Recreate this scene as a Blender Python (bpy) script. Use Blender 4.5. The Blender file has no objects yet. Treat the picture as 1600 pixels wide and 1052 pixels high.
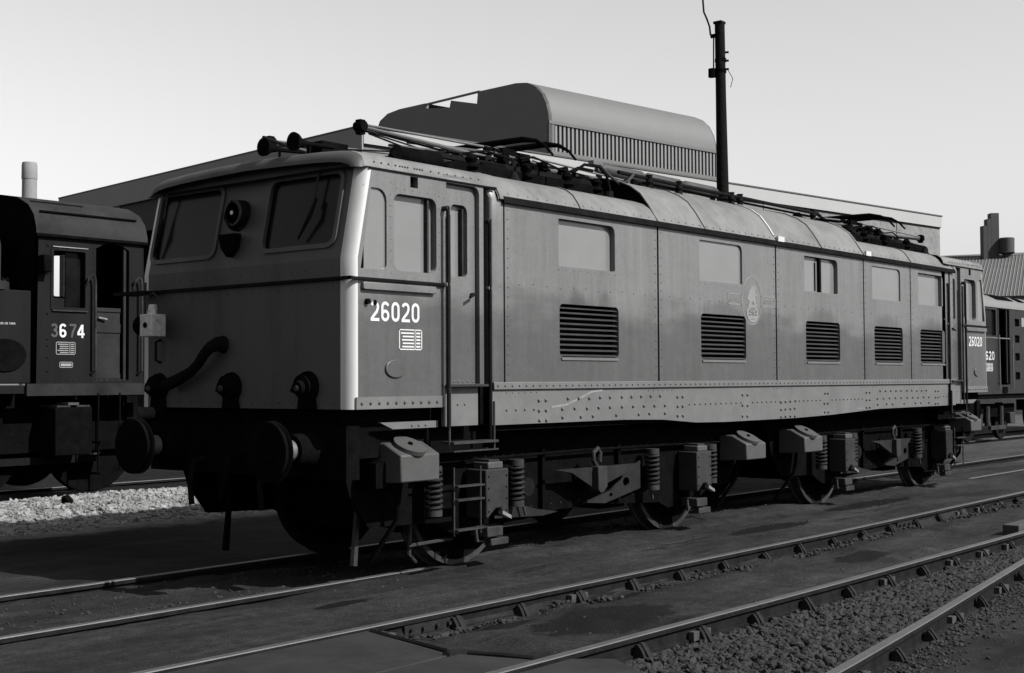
import bpy, bmesh, math, random
import numpy as np
from mathutils import Vector, Matrix, noise
from mathutils.geometry import tessellate_polygon
random.seed(7)
SC = bpy.context.scene
COL = SC.collection
R = math.radians

# ------------------------------------------------------------------ camera, sky, sun, exposure
cam_d = bpy.data.cameras.new('camera'); cam = bpy.data.objects.new('camera', cam_d); COL.objects.link(cam)
cam_d.sensor_width = 36.0; cam_d.lens = 46.78; cam_d.clip_start = 0.05; cam_d.clip_end = 3000
YAW, PITCH, ROLL = 0.685384, 0.033243, -0.005512
fw = Vector((math.cos(PITCH)*math.cos(YAW), math.cos(PITCH)*math.sin(YAW), math.sin(PITCH)))
rt = Vector((math.sin(YAW), -math.cos(YAW), 0)); up = rt.cross(fw)
rt2 = math.cos(ROLL)*rt + math.sin(ROLL)*up; up2 = -math.sin(ROLL)*rt + math.cos(ROLL)*up
M = Matrix((rt2, up2, -fw)).transposed().to_4x4(); M.translation = Vector((-7.0886, -7.3811, 1.6243))
cam.matrix_world = M
SC.camera = cam

SUN = Vector((0.26, -1.15, 1.0)).normalized()
w = bpy.data.worlds.new('World'); SC.world = w; w.use_nodes = True
nt = w.node_tree; nt.nodes.clear()
sky = nt.nodes.new('ShaderNodeTexSky'); sky.sky_type = 'NISHITA'; sky.sun_disc = False
sky.sun_elevation = math.asin(SUN.z); sky.sun_rotation = math.atan2(SUN.x, SUN.y)
sky.dust_density = 1.2; sky.air_density = 1.0; sky.ozone_density = 1.0
sp_ = nt.nodes.new('ShaderNodeSeparateColor')   # blue-sensitive monochrome film: one channel for all
bg = nt.nodes.new('ShaderNodeBackground'); bg.inputs['Strength'].default_value = 0.079
wo = nt.nodes.new('ShaderNodeOutputWorld')
nt.links.new(sky.outputs[0], sp_.inputs[0]); nt.links.new(sp_.outputs[2], bg.inputs['Color']); nt.links.new(bg.outputs[0], wo.inputs[0])

sl = bpy.data.lights.new('sun', 'SUN'); sl.energy = 5.0; sl.angle = R(0.5); sl.color = (1, 0.995, 0.985)
so = bpy.data.objects.new('sun', sl); COL.objects.link(so); so.rotation_euler = SUN.to_track_quat('Z', 'Y').to_euler()
so.location = (0, 0, 30)

vs = SC.view_settings; vs.view_transform = 'Standard'; vs.look = 'None'; vs.exposure = 1.0; vs.gamma = 1.0
vs.use_curve_mapping = False
SC.render.engine = 'CYCLES'

# ------------------------------------------------------------------ materials
def mat(name, base, rough=0.7, metal=0.0, var=0.25, scale=3.0, bump=0.0, bscale=60.0, spec=0.5, dirt=None, dscale=1.2, dcut=(0.5, 0.7), streak=False, coat=0.0, reflect_tone=None, panel=False):
    m = bpy.data.materials.new(name); m.use_nodes = True
    t = m.node_tree; N = t.nodes; L = t.links
    b = N['Principled BSDF']
    b.inputs['Roughness'].default_value = rough; b.inputs['Metallic'].default_value = metal
    b.inputs['Specular IOR Level'].default_value = spec
    b.inputs['Coat Weight'].default_value = coat
    tc = N.new('ShaderNodeTexCoord')
    mp = N.new('ShaderNodeMapping'); L.new(tc.outputs['Object'], mp.inputs['Vector'])
    if streak: mp.inputs['Scale'].default_value = (1.0, 1.0, 0.16)
    n1 = N.new('ShaderNodeTexNoise'); n1.inputs['Scale'].default_value = scale; n1.inputs['Detail'].default_value = 8; n1.inputs['Roughness'].default_value = 0.65
    L.new(mp.outputs[0], n1.inputs['Vector'])
    r1 = N.new('ShaderNodeMapRange'); r1.inputs['From Min'].default_value = 0.28; r1.inputs['From Max'].default_value = 0.72
    r1.inputs['To Min'].default_value = 1-var; r1.inputs['To Max'].default_value = 1+var
    L.new(n1.outputs['Fac'], r1.inputs['Value'])
    mul = N.new('ShaderNodeMath'); mul.operation = 'MULTIPLY'; mul.inputs[1].default_value = base
    L.new(r1.outputs[0], mul.inputs[0])
    last = mul.outputs[0]
    if dirt is not None:
        n2 = N.new('ShaderNodeTexNoise'); n2.inputs['Scale'].default_value = dscale; n2.inputs['Detail'].default_value = 10; n2.inputs['Roughness'].default_value = 0.7
        L.new(mp.outputs[0], n2.inputs['Vector'])
        cr = N.new('ShaderNodeMapRange'); cr.inputs['From Min'].default_value = dcut[0]; cr.inputs['From Max'].default_value = dcut[1]
        L.new(n2.outputs['Fac'], cr.inputs['Value'])
        mx = N.new('ShaderNodeMix'); mx.data_type = 'FLOAT'
        L.new(cr.outputs[0], mx.inputs[0]); L.new(last, mx.inputs[2]); mx.inputs[3].default_value = dirt
        last = mx.outputs[0]
        rr_ = N.new('ShaderNodeMapRange'); rr_.inputs['To Min'].default_value = rough; rr_.inputs['To Max'].default_value = min(1, rough+0.2)
        L.new(cr.outputs[0], rr_.inputs['Value']); L.new(rr_.outputs[0], b.inputs['Roughness'])
    if reflect_tone is not None:     # soft reflection gradient painted into the colour, darker lower panels; ragged upper limit
        z_, fac = reflect_tone
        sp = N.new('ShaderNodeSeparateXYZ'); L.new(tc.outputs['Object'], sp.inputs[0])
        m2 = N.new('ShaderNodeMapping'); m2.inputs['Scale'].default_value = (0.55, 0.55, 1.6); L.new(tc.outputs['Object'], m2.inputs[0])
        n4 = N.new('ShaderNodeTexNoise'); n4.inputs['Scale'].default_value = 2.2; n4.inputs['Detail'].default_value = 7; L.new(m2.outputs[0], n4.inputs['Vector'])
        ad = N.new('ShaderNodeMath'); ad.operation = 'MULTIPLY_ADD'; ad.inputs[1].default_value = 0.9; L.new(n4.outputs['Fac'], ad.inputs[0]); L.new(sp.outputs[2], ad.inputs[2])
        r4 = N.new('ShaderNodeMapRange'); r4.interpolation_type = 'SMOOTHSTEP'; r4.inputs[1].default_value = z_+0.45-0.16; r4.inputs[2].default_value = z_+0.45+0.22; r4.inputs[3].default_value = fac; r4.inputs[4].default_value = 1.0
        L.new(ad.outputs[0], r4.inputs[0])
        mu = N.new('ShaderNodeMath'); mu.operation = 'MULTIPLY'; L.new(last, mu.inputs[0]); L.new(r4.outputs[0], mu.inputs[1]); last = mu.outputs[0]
    if panel:
        m5 = N.new('ShaderNodeMapping'); m5.inputs['Scale'].default_value = (9.0, 9.0, 0.55); L.new(tc.outputs['Object'], m5.inputs[0])
        n5 = N.new('ShaderNodeTexNoise'); n5.inputs['Scale'].default_value = 1.4; n5.inputs['Detail'].default_value = 9; n5.inputs['Roughness'].default_value = 0.7; L.new(m5.outputs[0], n5.inputs['Vector'])
        r5 = N.new('ShaderNodeMapRange'); r5.inputs[1].default_value = .32; r5.inputs[2].default_value = .68; r5.inputs[3].default_value = .86; r5.inputs[4].default_value = 1.13; L.new(n5.outputs['Fac'], r5.inputs[0])
        n6 = N.new('ShaderNodeTexNoise'); n6.inputs['Scale'].default_value = 45; n6.inputs['Detail'].default_value = 5; L.new(tc.outputs['Object'], n6.inputs['Vector'])
        r6 = N.new('ShaderNodeMapRange'); r6.inputs[1].default_value = .3; r6.inputs[2].default_value = .7; r6.inputs[3].default_value = .90; r6.inputs[4].default_value = 1.10; L.new(n6.outputs['Fac'], r6.inputs[0])
        q = N.new('ShaderNodeMath'); q.operation = 'MULTIPLY'; L.new(r5.outputs[0], q.inputs[0]); L.new(r6.outputs[0], q.inputs[1])
        q2 = N.new('ShaderNodeMath'); q2.operation = 'MULTIPLY'; L.new(q.outputs[0], q2.inputs[0]); L.new(last, q2.inputs[1]); last = q2.outputs[0]
        sp2 = N.new('ShaderNodeSeparateXYZ'); L.new(tc.outputs['Object'], sp2.inputs[0])
        def mm(op, a_, b_=None):
            k_ = N.new('ShaderNodeMath'); k_.operation = op
            for i_, v_ in enumerate((a_, b_)):
                if v_ is None: continue
                if isinstance(v_, (int, float)): k_.inputs[i_].default_value = v_
                else: L.new(v_, k_.inputs[i_])
            return k_.outputs[0]
        for gx_, dx_ in ((2.90, .13), (3.35, .10), (5.55, .45), (8.0, .4), (9.9, .42), (11.45, .42)):      # soot licking up above each grille
            ax = mm('DIVIDE', mm('ABSOLUTE', mm('SUBTRACT', sp2.outputs[0], gx_-6.8)), dx_)
            az = mm('DIVIDE', mm('ABSOLUTE', mm('SUBTRACT', sp2.outputs[2], 2.35)), .13)
            d_ = mm('ADD', mm('SQRT', mm('ADD', mm('MULTIPLY', ax, ax), mm('MULTIPLY', az, az))), mm('MULTIPLY', mm('SUBTRACT', n5.outputs['Fac'], .5), 1.5))
            k6 = N.new('ShaderNodeMapRange'); k6.interpolation_type = 'SMOOTHSTEP'; k6.inputs[1].default_value = .5; k6.inputs[2].default_value = 1.25; k6.inputs[3].default_value = .68; k6.inputs[4].default_value = 1.0; L.new(d_, k6.inputs[0])
            last = mm('MULTIPLY', last, k6.outputs[0])
    cc = N.new('ShaderNodeCombineColor')
    for i in range(3): L.new(last, cc.inputs[i])
    L.new(cc.outputs[0], b.inputs['Base Color'])
    if bump:
        n3 = N.new('ShaderNodeTexNoise'); n3.inputs['Scale'].default_value = bscale; n3.inputs['Detail'].default_value = 6
        L.new(tc.outputs['Object'], n3.inputs['Vector'])
        bp = N.new('ShaderNodeBump'); bp.inputs['Strength'].default_value = bump; bp.inputs['Distance'].default_value = 0.02
        L.new(n3.outputs['Fac'], bp.inputs['Height']); L.new(bp.outputs[0], b.inputs['Normal'])
        if panel:
            n7 = N.new('ShaderNodeTexNoise'); n7.inputs['Scale'].default_value = 2.6; n7.inputs['Detail'].default_value = 2; L.new(tc.outputs['Object'], n7.inputs['Vector'])
            b7 = N.new('ShaderNodeBump'); b7.inputs['Strength'].default_value = 0.35; b7.inputs['Distance'].default_value = 0.03
            L.new(n7.outputs['Fac'], b7.inputs['Height']); L.new(bp.outputs[0], b7.inputs['Normal']); L.new(b7.outputs[0], b.inputs['Normal'])
    return m

PAINT = mat('loco_green_paint', 0.084, 0.40, reflect_tone=(2.26, 0.50), panel=True, var=0.14, scale=2.2, bump=0.03, bscale=14, spec=0.45, dirt=0.0425, dscale=1.1, dcut=(0.50, 0.78), streak=True)
PAINT_FRONT = mat('front_dark_paint', 0.0375, 0.5, var=0.16, scale=2.0, bump=0.03, bscale=14, spec=0.15, dirt=0.02, dscale=1.6, dcut=(0.5, 0.8), streak=True)  # end faces get a darker base tone than the sides
ROOFP = mat('roof_weathered_paint', 0.085, 0.6, var=0.22, scale=3.5, bump=0.06, bscale=20, spec=0.35, dirt=0.045, dscale=2.0, dcut=(0.48, 0.74))
VAL = mat('valance_paint', 0.068, 0.55, var=0.18, scale=4, bump=0.05, bscale=25, spec=0.4, dirt=0.055, dscale=2.5, dcut=(0.5, 0.8))
SLATM = mat('sooty_louvre_paint', 0.022, 0.6, var=0.3, scale=5, spec=0.2)
PANEW = mat('grey_window_panel', 0.10, 0.2, var=0.06, scale=3, spec=0.6)
WHITE = mat('white_paint', 0.31, 0.5, var=0.08, scale=4, dirt=0.21, dscale=3, dcut=(0.55, 0.8), streak=True)
CREST = mat('faded_crest_transfer', 0.12, 0.5, var=0.2, scale=9)
FADED = mat('faded_number', 0.022, 0.6, var=0.2, scale=9)
LETTER = mat('white_lettering', 0.36, 0.5, var=0.10, scale=10)
BLACK = mat('sooty_or_unlit_black', 0.003, 1.0, var=0.4, scale=8, bump=0.15, bscale=40, spec=0.0)
DARKM = mat('dark_metal', 0.006, 0.7, var=0.4, scale=7, bump=0.1, bscale=50, spec=0.02)
GREYM = mat('oily_grey_metal', 0.02, 0.6, var=0.35, scale=6, bump=0.15, bscale=45, spec=0.12, dirt=0.006, dscale=4, dcut=(0.5, 0.7))
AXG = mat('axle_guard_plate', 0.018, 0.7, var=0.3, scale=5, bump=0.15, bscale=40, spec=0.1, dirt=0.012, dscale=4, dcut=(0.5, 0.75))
UNDER = mat('oily_or_shaded_underframe_plate', 0.0095, 0.7, var=0.35, scale=7, bump=0.15, bscale=40, spec=0.1, dirt=0.008, dscale=4, dcut=(0.5, 0.7))
SANDB = mat('grey_sandbox_paint', 0.038, 0.55, var=0.15, scale=6, bump=0.08, bscale=40, spec=0.2, dirt=0.02, dscale=6, dcut=(0.55, 0.8))
TYRE = mat('worn_tyre_steel', 0.028, 0.5, metal=0.2, var=0.5, scale=5, bump=0.05, spec=0.2, dirt=0.012, dscale=1.5, dcut=(0.40, 0.55))
BRIGHT = mat('bright_steel', 0.275, 0.35, metal=0.7, var=0.3, scale=8)
GLASS = mat('dark_glass', 0.004, 0.2, var=0.6, scale=2, spec=0.10)
TUBE = mat('dull_resistor_tube', 0.030, 0.55, var=0.35, scale=2.5, spec=0.2, dirt=0.008, dscale=3, dcut=(0.5, 0.62))
PANTO = mat('weathered_pantograph_tube', 0.045, 0.5, var=0.3, scale=6, spec=0.3)
BARG = mat('light_porcelain_and_tube', 0.065, 0.5, var=0.2, scale=6, dirt=0.04, dscale=4, dcut=(0.45, 0.65))
SHUNT = mat('shunter_grimy_green', 0.0075, 0.6, var=0.3, scale=3, bump=0.05, bscale=20, spec=0.04, dirt=0.006, dscale=2, dcut=(0.45, 0.75), streak=True)
SHUNTR = mat('shunter_roof_grime', 0.016, 0.6, var=0.3, scale=3, bump=0.06, bscale=20, spec=0.04, dirt=0.008, dscale=2, dcut=(0.5, 0.75))
RAILT = mat('rail_running_top', 0.04, 0.5, metal=0.0, var=0.25, scale=6, bump=0.1, bscale=90)
RAILS = mat('rail_rusty_side', 0.007, 0.9, spec=0.05, var=0.5, scale=9, bump=0.2, bscale=60)
CHAIR = mat('rusty_cast_iron', 0.013, 0.9, spec=0.05, var=0.4, scale=12, bump=0.3, bscale=70)
WOOD = mat('old_sleeper_wood', 0.016, 0.85, var=0.35, scale=10, bump=0.4, bscale=50)
SLAB = mat('worn_yard_slab', 0.017, 0.8, var=0.3, scale=2.5, bump=0.15, bscale=50, spec=0.1, dirt=0.009, dscale=1.5, dcut=(0.5, 0.7))
STONE = mat('dark_ballast_stone', 0.0095, 0.85, spec=0.3, var=0.95, scale=11, bump=0.3, bscale=60)
STONEW = mat('white_ballast_stone', 0.125, 0.9, var=0.75, scale=5, bump=0.3, bscale=60)
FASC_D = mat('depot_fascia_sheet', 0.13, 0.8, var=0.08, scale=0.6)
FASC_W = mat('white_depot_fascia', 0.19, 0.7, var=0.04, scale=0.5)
COPE = mat('coping_dark', 0.025, 0.7, var=0.2)
BRICK = mat('grey_brickwork', 0.1, 0.9, var=0.35, scale=5, bump=0.4, bscale=25)
INTER = mat('sooty_shed_interior', 0.015, 0.9, var=0.3)
VENTM = mat('roof_monitor_sheet', 0.065, 0.6, var=0.06, scale=0.8, spec=0.4)
VENTE = mat('monitor_end_sheet', 0.06, 0.7, var=0.08, scale=0.8)
RIB = mat('cladding_rib', 0.1, 0.6, var=0.1)
RIBG = mat('cladding_groove', 0.025, 0.8, var=0.2)
CONC = mat('pale_concrete', 0.13, 0.9, var=0.15, scale=0.6)
ASB = mat('corrugated_asbestos', 0.0375, 0.85, var=0.3, scale=1.2, bump=0.1)
ASBR = mat('asbestos_ridges', 0.075, 0.8, var=0.2, scale=2)
FLUE = mat('dark_flue_steel', 0.015, 0.8, var=0.25, scale=1)
POLE = mat('creosoted_pole', 0.0045, 0.9, spec=0.05, var=0.3, scale=12, bump=0.4, bscale=30)
DROOF = mat('pale_loco_roof', 0.075, 0.6, var=0.1, scale=2)
DGREEN = mat('second_loco_paint', 0.014, 0.5, var=0.2, scale=2, spec=0.15)
LAMPW = mat('white_oil_lamp', 0.275, 0.6, var=0.3, scale=18, dirt=0.1, dscale=14, dcut=(0.5, 0.7))
RUBBER = mat('black_hose_rubber', 0.005, 0.8, var=0.3, spec=0.0)

# ------------------------------------------------------------------ object helpers
def tag(o, label=None, cat=None, group=None, kind=None):
    if label: o['label'] = label
    if cat: o['category'] = cat
    if group: o['group'] = group
    if kind: o['kind'] = kind
    return o

def thing(name, label, cat, loc=(0, 0, 0), group=None):
    o = bpy.data.objects.new(name, None); COL.objects.link(o); o.location = loc; o.empty_display_size = 0.3
    return tag(o, label, cat, group)

class MB:
    def __init__(s): s.v = []; s.f = []; s.mi = []
    def add(s, vs, fs, mi=0):
        k = len(s.v); s.v += [tuple(a) for a in vs]; s.f += [tuple(k+i for i in f) for f in fs]; s.mi += [mi]*len(fs); return s
    def box(s, a, b, mi=0):
        x0, y0, z0 = [min(p, q) for p, q in zip(a, b)]; x1, y1, z1 = [max(p, q) for p, q in zip(a, b)]
        return s.add([(x0,y0,z0),(x1,y0,z0),(x1,y1,z0),(x0,y1,z0),(x0,y0,z1),(x1,y0,z1),(x1,y1,z1),(x0,y1,z1)],
              [(0,3,2,1),(4,5,6,7),(0,1,5,4),(1,2,6,5),(2,3,7,6),(3,0,4,7)], mi)
    def tube(s, pts, r, n=8, cap=True, mi=0):
        pts = [Vector(p) for p in pts]; rs = r if isinstance(r, (list, tuple)) else [r]*len(pts)
        rings = []; prev = None
        for i, p in enumerate(pts):
            d = (pts[min(i+1, len(pts)-1)] - pts[max(i-1, 0)]).normalized()
            if prev is None:
                a = d.orthogonal().normalized()
                if abs(d.z) < 0.9: a = (Vector((0,0,1)) - d*d.z).normalized()
            else:
                a = (prev - d*prev.dot(d)).normalized()
            prev = a; b = d.cross(a)
            rings.append([p + rs[i]*(math.cos(t)*a + math.sin(t)*b) for t in [2*math.pi*k/n for k in range(n)]])
        vs = [q for rg in rings for q in rg]; fs = []
        for i in range(len(pts)-1):
            for k in range(n):
                fs.append((i*n+k, i*n+(k+1) % n, (i+1)*n+(k+1) % n, (i+1)*n+k))
        if cap:
            fs.append(tuple(range(n-1, -1, -1))); fs.append(tuple((len(pts)-1)*n+k for k in range(n)))
        return s.add(vs, fs, mi)
    def prism(s, poly, fn, d0, d1, mi=0):
        """poly: 2D outline; fn(u,v,w)->xyz; extruded from w=d0 to w=d1"""
        n = len(poly)
        vs = [fn(u, v, d0) for u, v in poly] + [fn(u, v, d1) for u, v in poly]
        fs = [tuple(range(n)), tuple(range(2*n-1, n-1, -1))] + [(i, n+i, n+(i+1) % n, (i+1) % n) for i in range(n)]
        return s.add(vs, fs, mi)
    def plate(s, outer, holes, fn, hd=0.03, rim=0.02, mi=0):
        """outer skin with real openings: hole walls go hd inward, outer rim goes rim inward"""
        loops = [outer] + holes
        flat = [q for l in loops for q in l]
        tris = tessellate_polygon([[Vector((u, v, 0)) for u, v in l] for l in loops])
        k0 = [fn(u, v, 0) for u, v in flat]
        s.add(k0, [tuple(t) for t in tris], mi)
        for l, d in [(outer, rim)] + [(h, hd) for h in holes]:
            if d:
                n = len(l)
                s.add([fn(u, v, 0) for u, v in l] + [fn(u, v, d) for u, v in l], [(i, (i+1) % n, n+(i+1) % n, n+i) for i in range(n)], mi)
        return s
    def strip(s, rows, mi=0, close=False):
        """rows: list of equal length point lists"""
        n = len(rows[0]); vs = [q for rw in rows for q in rw]; fs = []
        for i in range(len(rows)-1):
            for k in range(n if close else n-1):
                fs.append((i*n+k, i*n+(k+1) % n, (i+1)*n+(k+1) % n, (i+1)*n+k))
        return s.add(vs, fs, mi)
    def disc(s, c, ax, r, h, n=20, mi=0):
        c = Vector(c); ax = Vector(ax).normalized()
        return s.tube([c, c+ax*h], r, n, True, mi)
    def rivet(s, c, ax, r=0.012, h=0.008):
        c = Vector(c); ax = Vector(ax).normalized(); a = ax.orthogonal().normalized(); b = ax.cross(a); n = 6
        v = [c + r*(math.cos(t)*a+math.sin(t)*b) for t in [math.pi/3*k for k in range(n)]]
        v += [c + ax*h*0.75 + 0.6*r*(math.cos(t)*a+math.sin(t)*b) for t in [math.pi/3*k for k in range(n)]] + [c+ax*h]
        f = [(k, (k+1) % n, n+(k+1) % n, n+k) for k in range(n)] + [(n+k, n+(k+1) % n, 2*n) for k in range(n)]
        return s.add(v, f)
    def build(s, name, m, parent=None, label=None, kind=None, ang=35, bevel=0, at=None, fix=True):
        org = Vector(at) if at is not None else Vector((0, 0, 0))
        if parent is not None and at is None:
            r_ = parent
            while r_.parent: r_ = r_.parent
            org = Vector(r_.location)
        me = bpy.data.meshes.new(name)
        me.from_pydata([tuple(Vector(q)-org) for q in s.v], [], s.f)
        for mm in (m if isinstance(m, (list, tuple)) else [m]): me.materials.append(mm)
        if any(s.mi): me.polygons.foreach_set('material_index', s.mi)
        if fix:
            bm = bmesh.new(); bm.from_mesh(me); bmesh.ops.recalc_face_normals(bm, faces=bm.faces); bm.to_mesh(me); bm.free()
        me.shade_smooth(); me.set_sharp_from_angle(angle=R(ang))
        o = bpy.data.objects.new(name, me); COL.objects.link(o)
        if parent is not None: o.parent = parent
        else: o.location = org
        if label: o['label'] = label
        if kind: o['kind'] = kind
        if bevel:
            bv = o.modifiers.new('bevel', 'BEVEL'); bv.width = bevel; bv.segments = 2; bv.limit_method = 'ANGLE'; bv.angle_limit = R(40)
        return o

def rr(u0, v0, u1, v1, r=0.04, n=4):
    rs = r if isinstance(r, (list, tuple)) else (r,)*4   # bl, br, tr, tl
    out = []
    for (cu, cv, a0, q) in ((u0, v0, 180, rs[0]), (u1, v0, 270, rs[1]), (u1, v1, 0, rs[2]), (u0, v1, 90, rs[3])):
        sx = 1 if cu == u0 else -1; sy = 1 if cv == v0 else -1
        if q <= 0: out.append((cu, cv)); continue
        for k in range(n+1):
            a = R(a0 + 90*k/n); out.append((cu+sx*q + q*math.cos(a), cv+sy*q + q*math.sin(a)))
    return out

def text_obj(name, txt, height, width, fn, m, parent, w=-0.004, bold=0.0, label=None, spacing=1.0):
    """raised flat lettering laid onto a surface; fn(u,v,w) with u,v in 0..width, 0..height"""
    c = bpy.data.curves.new(name, 'FONT'); c.body = txt; c.size = 1; c.offset = bold; c.space_character = spacing; c.resolution_u = 3
    o = bpy.data.objects.new(name, c); COL.objects.link(o)
    dg = bpy.context.evaluated_depsgraph_get()
    me = bpy.data.meshes.new_from_object(o.evaluated_get(dg)); bpy.data.objects.remove(o)
    xs = [v.co.x for v in me.vertices]; ys = [v.co.y for v in me.vertices]
    x0, x1, y0, y1 = min(xs), max(xs), min(ys), max(ys)
    b = MB()
    vs = [fn((v.co.x-x0)/(x1-x0)*width, (v.co.y-y0)/(y1-y0)*height, w) for v in me.vertices]
    b.add(vs, [tuple(p.vertices) for p in me.polygons])
    return b.build(name, m, parent, label=label, fix=False)


def ribbon(b_, pts, t, fn, w=-.003, off=(0, 0)):
    P2 = [Vector((x, y)) for x, y in pts]; L2 = []; R2_ = []
    closed = (P2[0]-P2[-1]).length < 1e-6
    n = len(P2)
    for i in range(n):
        if closed: a = P2[(i-1) % (n-1)]; c = P2[(i+1) % (n-1)]
        else: a = P2[max(i-1, 0)]; c = P2[min(i+1, n-1)]
        d = (c-a).normalized(); nn = Vector((-d.y, d.x))
        if 0 < i < n-1 or closed:
            d1 = (P2[i]-a).normalized() if (P2[i]-a).length else d; k_ = 1/max(.5, nn.dot(Vector((-d1.y, d1.x))))
        else: k_ = 1
        L2.append(P2[i]+nn*t/2*k_); R2_.append(P2[i]-nn*t/2*k_)
    b_.strip([[fn(p.x+off[0], p.y+off[1], w) for p in L2], [fn(p.x+off[0], p.y+off[1], w) for p in R2_]])
def arc(cx, cy, rx, ry, a0, a1, n=8): return [(cx+rx*math.cos(R(a0+(a1-a0)*k/n)), cy+ry*math.sin(R(a0+(a1-a0)*k/n))) for k in range(n+1)]
def glyph(ch):   # condensed grotesque numerals on a 0.5 x 1 cell (centre lines)
    if ch == '0': return [arc(.25, .70, .17, .22, 0, 180) + arc(.25, .30, .17, .22, 180, 360) + [(.42, .70)]]
    if ch == '2': return [arc(.25, .72, .17, .20, 165, 0, 9) + [(.42, .66), (.36, .48), (.13, .20), (.08, .10)], [(.01, .08), (.49, .08)]]
    if ch == '6': return [arc(.25, .30, .17, .22, 0, 360, 18), [(.08, .30), (.08, .66)] + arc(.25, .72, .17, .20, 180, 20, 8)]
    if ch == '3': return [arc(.24, .73, .16, .19, 160, -80, 10) + [(.20, .53)], [(.20, .53)] + arc(.25, .29, .18, .21, 85, -165, 10)]
    if ch == '7': return [[(.02, .92), (.48, .92)], [(.42, .92), (.40, .78), (.24, .40), (.17, .0)]]
    if ch == '4': return [[(.36, .0), (.36, .96)], [(.33, .92), (.06, .34)], [(.0, .27), (.50, .27)]]
def numerals(txt, u0, v0, wd, h, fn, m, parent, thick=.15, name='number'):
    b_ = MB(); n = len(txt); cell = wd/n
    for i, ch in enumerate(txt):
        for st_ in glyph(ch):
            ribbon(b_, [(x*cell*.86/.5, y*h) for x, y in st_], thick*h, fn, off=(u0+i*cell, v0), w=-.003-.0012*glyph(ch).index(st_))
    return b_.build(name, m, parent, fix=False)

def copy_part(o, parent, off):
    c = o.copy(); COL.objects.link(c); c.parent = parent; c.location = Vector(o.location)+Vector(off); return c

# ================================================================== SETTING: GROUND
RAIL_Y = {'r0': 2.14, 'r1': 0.60}
def r2y(x): return -0.99 + 0.0 if x < -2 else np.interp(x, [-3, 2.4, 6, 12.3, 22], [-0.99, -1.02, -1.03, -0.95, -0.75])
def r3y(x): return np.interp(x, [-3, 0, 2.7, 7.3, 12, 22], [-2.55, -2.57, -2.61, -2.61, -2.53, -2.30])
def r4y(x): return np.interp(x, [-4, -0.24, 1.69, 5.03, 7.5, 9.5], [-4.40, -4.05, -3.81, -3.36, -2.98, -2.72])
def sst(a, b, x):
    t = min(1, max(0, (x-a)/(b-a))); return t*t*(3-2*t)
def ground_h(x, y):
    n1 = noise.noise(Vector((x*0.9, y*0.9, 0)))*0.012; n2 = noise.noise(Vector((x*4, y*4, 5)))*0.008
    n3 = noise.noise(Vector((x*11, y*11, 9)))*0.006
    a = r2y(x); b = r3y(x); c = r4y(x)
    if y < c: 
        h = -0.115 + n1*1.5 + n2*2 + n3 + 0.06*sst(c-0.5, c-1.4, y)
    elif y < b: h = -0.155 + n2*1.5
    elif y < a:
        e = sst(-0.9, -0.6, x)
        h = -0.10 - 0.035*sst(a-0.45, a-0.1, y) - 0.03*sst(b+0.3, b+0.05, y) + n1*1.6 + n2*1.8 + n3
        h = -0.028*(1-e) + h*e
        h += 0.06*e*max(0, noise.noise(Vector((x*2.3, y*2.3, 31))))
    elif y < RAIL_Y['r1']:
        h = -0.022 + n1 + n2*0.8 + n3*0.6
        h -= 0.03*sst(RAIL_Y['r1']-0.25, RAIL_Y['r1']-0.08, y)*sst(1.0, -0.5, x)
    elif y < RAIL_Y['r0']:
        h = -0.06 + n1*2 + n2*2 + n3*1.5
        h += (0.05)*sst(0.5, 2.5, x)*sst(RAIL_Y['r1']+1.1, RAIL_Y['r1']+0.7, y)
        if x > 14.5: h -= 0.04
    elif y < 5.6: h = -0.055 + n1*2 + n2*1.5
    else:
        m = sst(5.9, 7.1, y)
        h = -0.055 + 0.27*m + n1*2 + n2*2
        h -= 0.12*sst(7.5, 8.0, y)
        h = h*sst(22, 14, x) + (-0.04+n1)*(1-sst(22, 14, x))
    if 0.2 < y < 1.2:
        h += (0.040 + 0.02*max(0, n1*60+.2))*sst(0.9, 1.7, x)*sst(15.0, 13.2, x)*sst(0.2, 0.5, y)*sst(1.2, 0.8, y)
    return h
def axis(a0, a1, step, far, g=1.25):
    v = list(np.arange(a0, a1+1e-6, step)); s = step
    lo = a0; 
    while lo > -far: s *= g; lo -= s; v.insert(0, lo)
    s = step; hi = a1
    while hi < far: s *= g; hi += s; v.append(hi)
    return v
gx = axis(-5.0, 18.0, 0.07, 1500); gy = axis(-5.6, 8.2, 0.06, 1500)
V = []; 
for y in gy:
    for x in gx:
        V.append((x, y, ground_h(x, y) if -40 < x < 60 and -30 < y < 60 else -0.06))
nx = len(gx); F = [(j*nx+i, j*nx+i+1, (j+1)*nx+i+1, (j+1)*nx+i) for j in range(len(gy)-1) for i in range(nx-1)]
gm = bpy.data.meshes.new('yard_ground'); gm.from_pydata(V, [], F); gm.shade_smooth()
go = bpy.data.objects.new('yard_ground', gm); COL.objects.link(go); tag(go, kind='structure')

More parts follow.
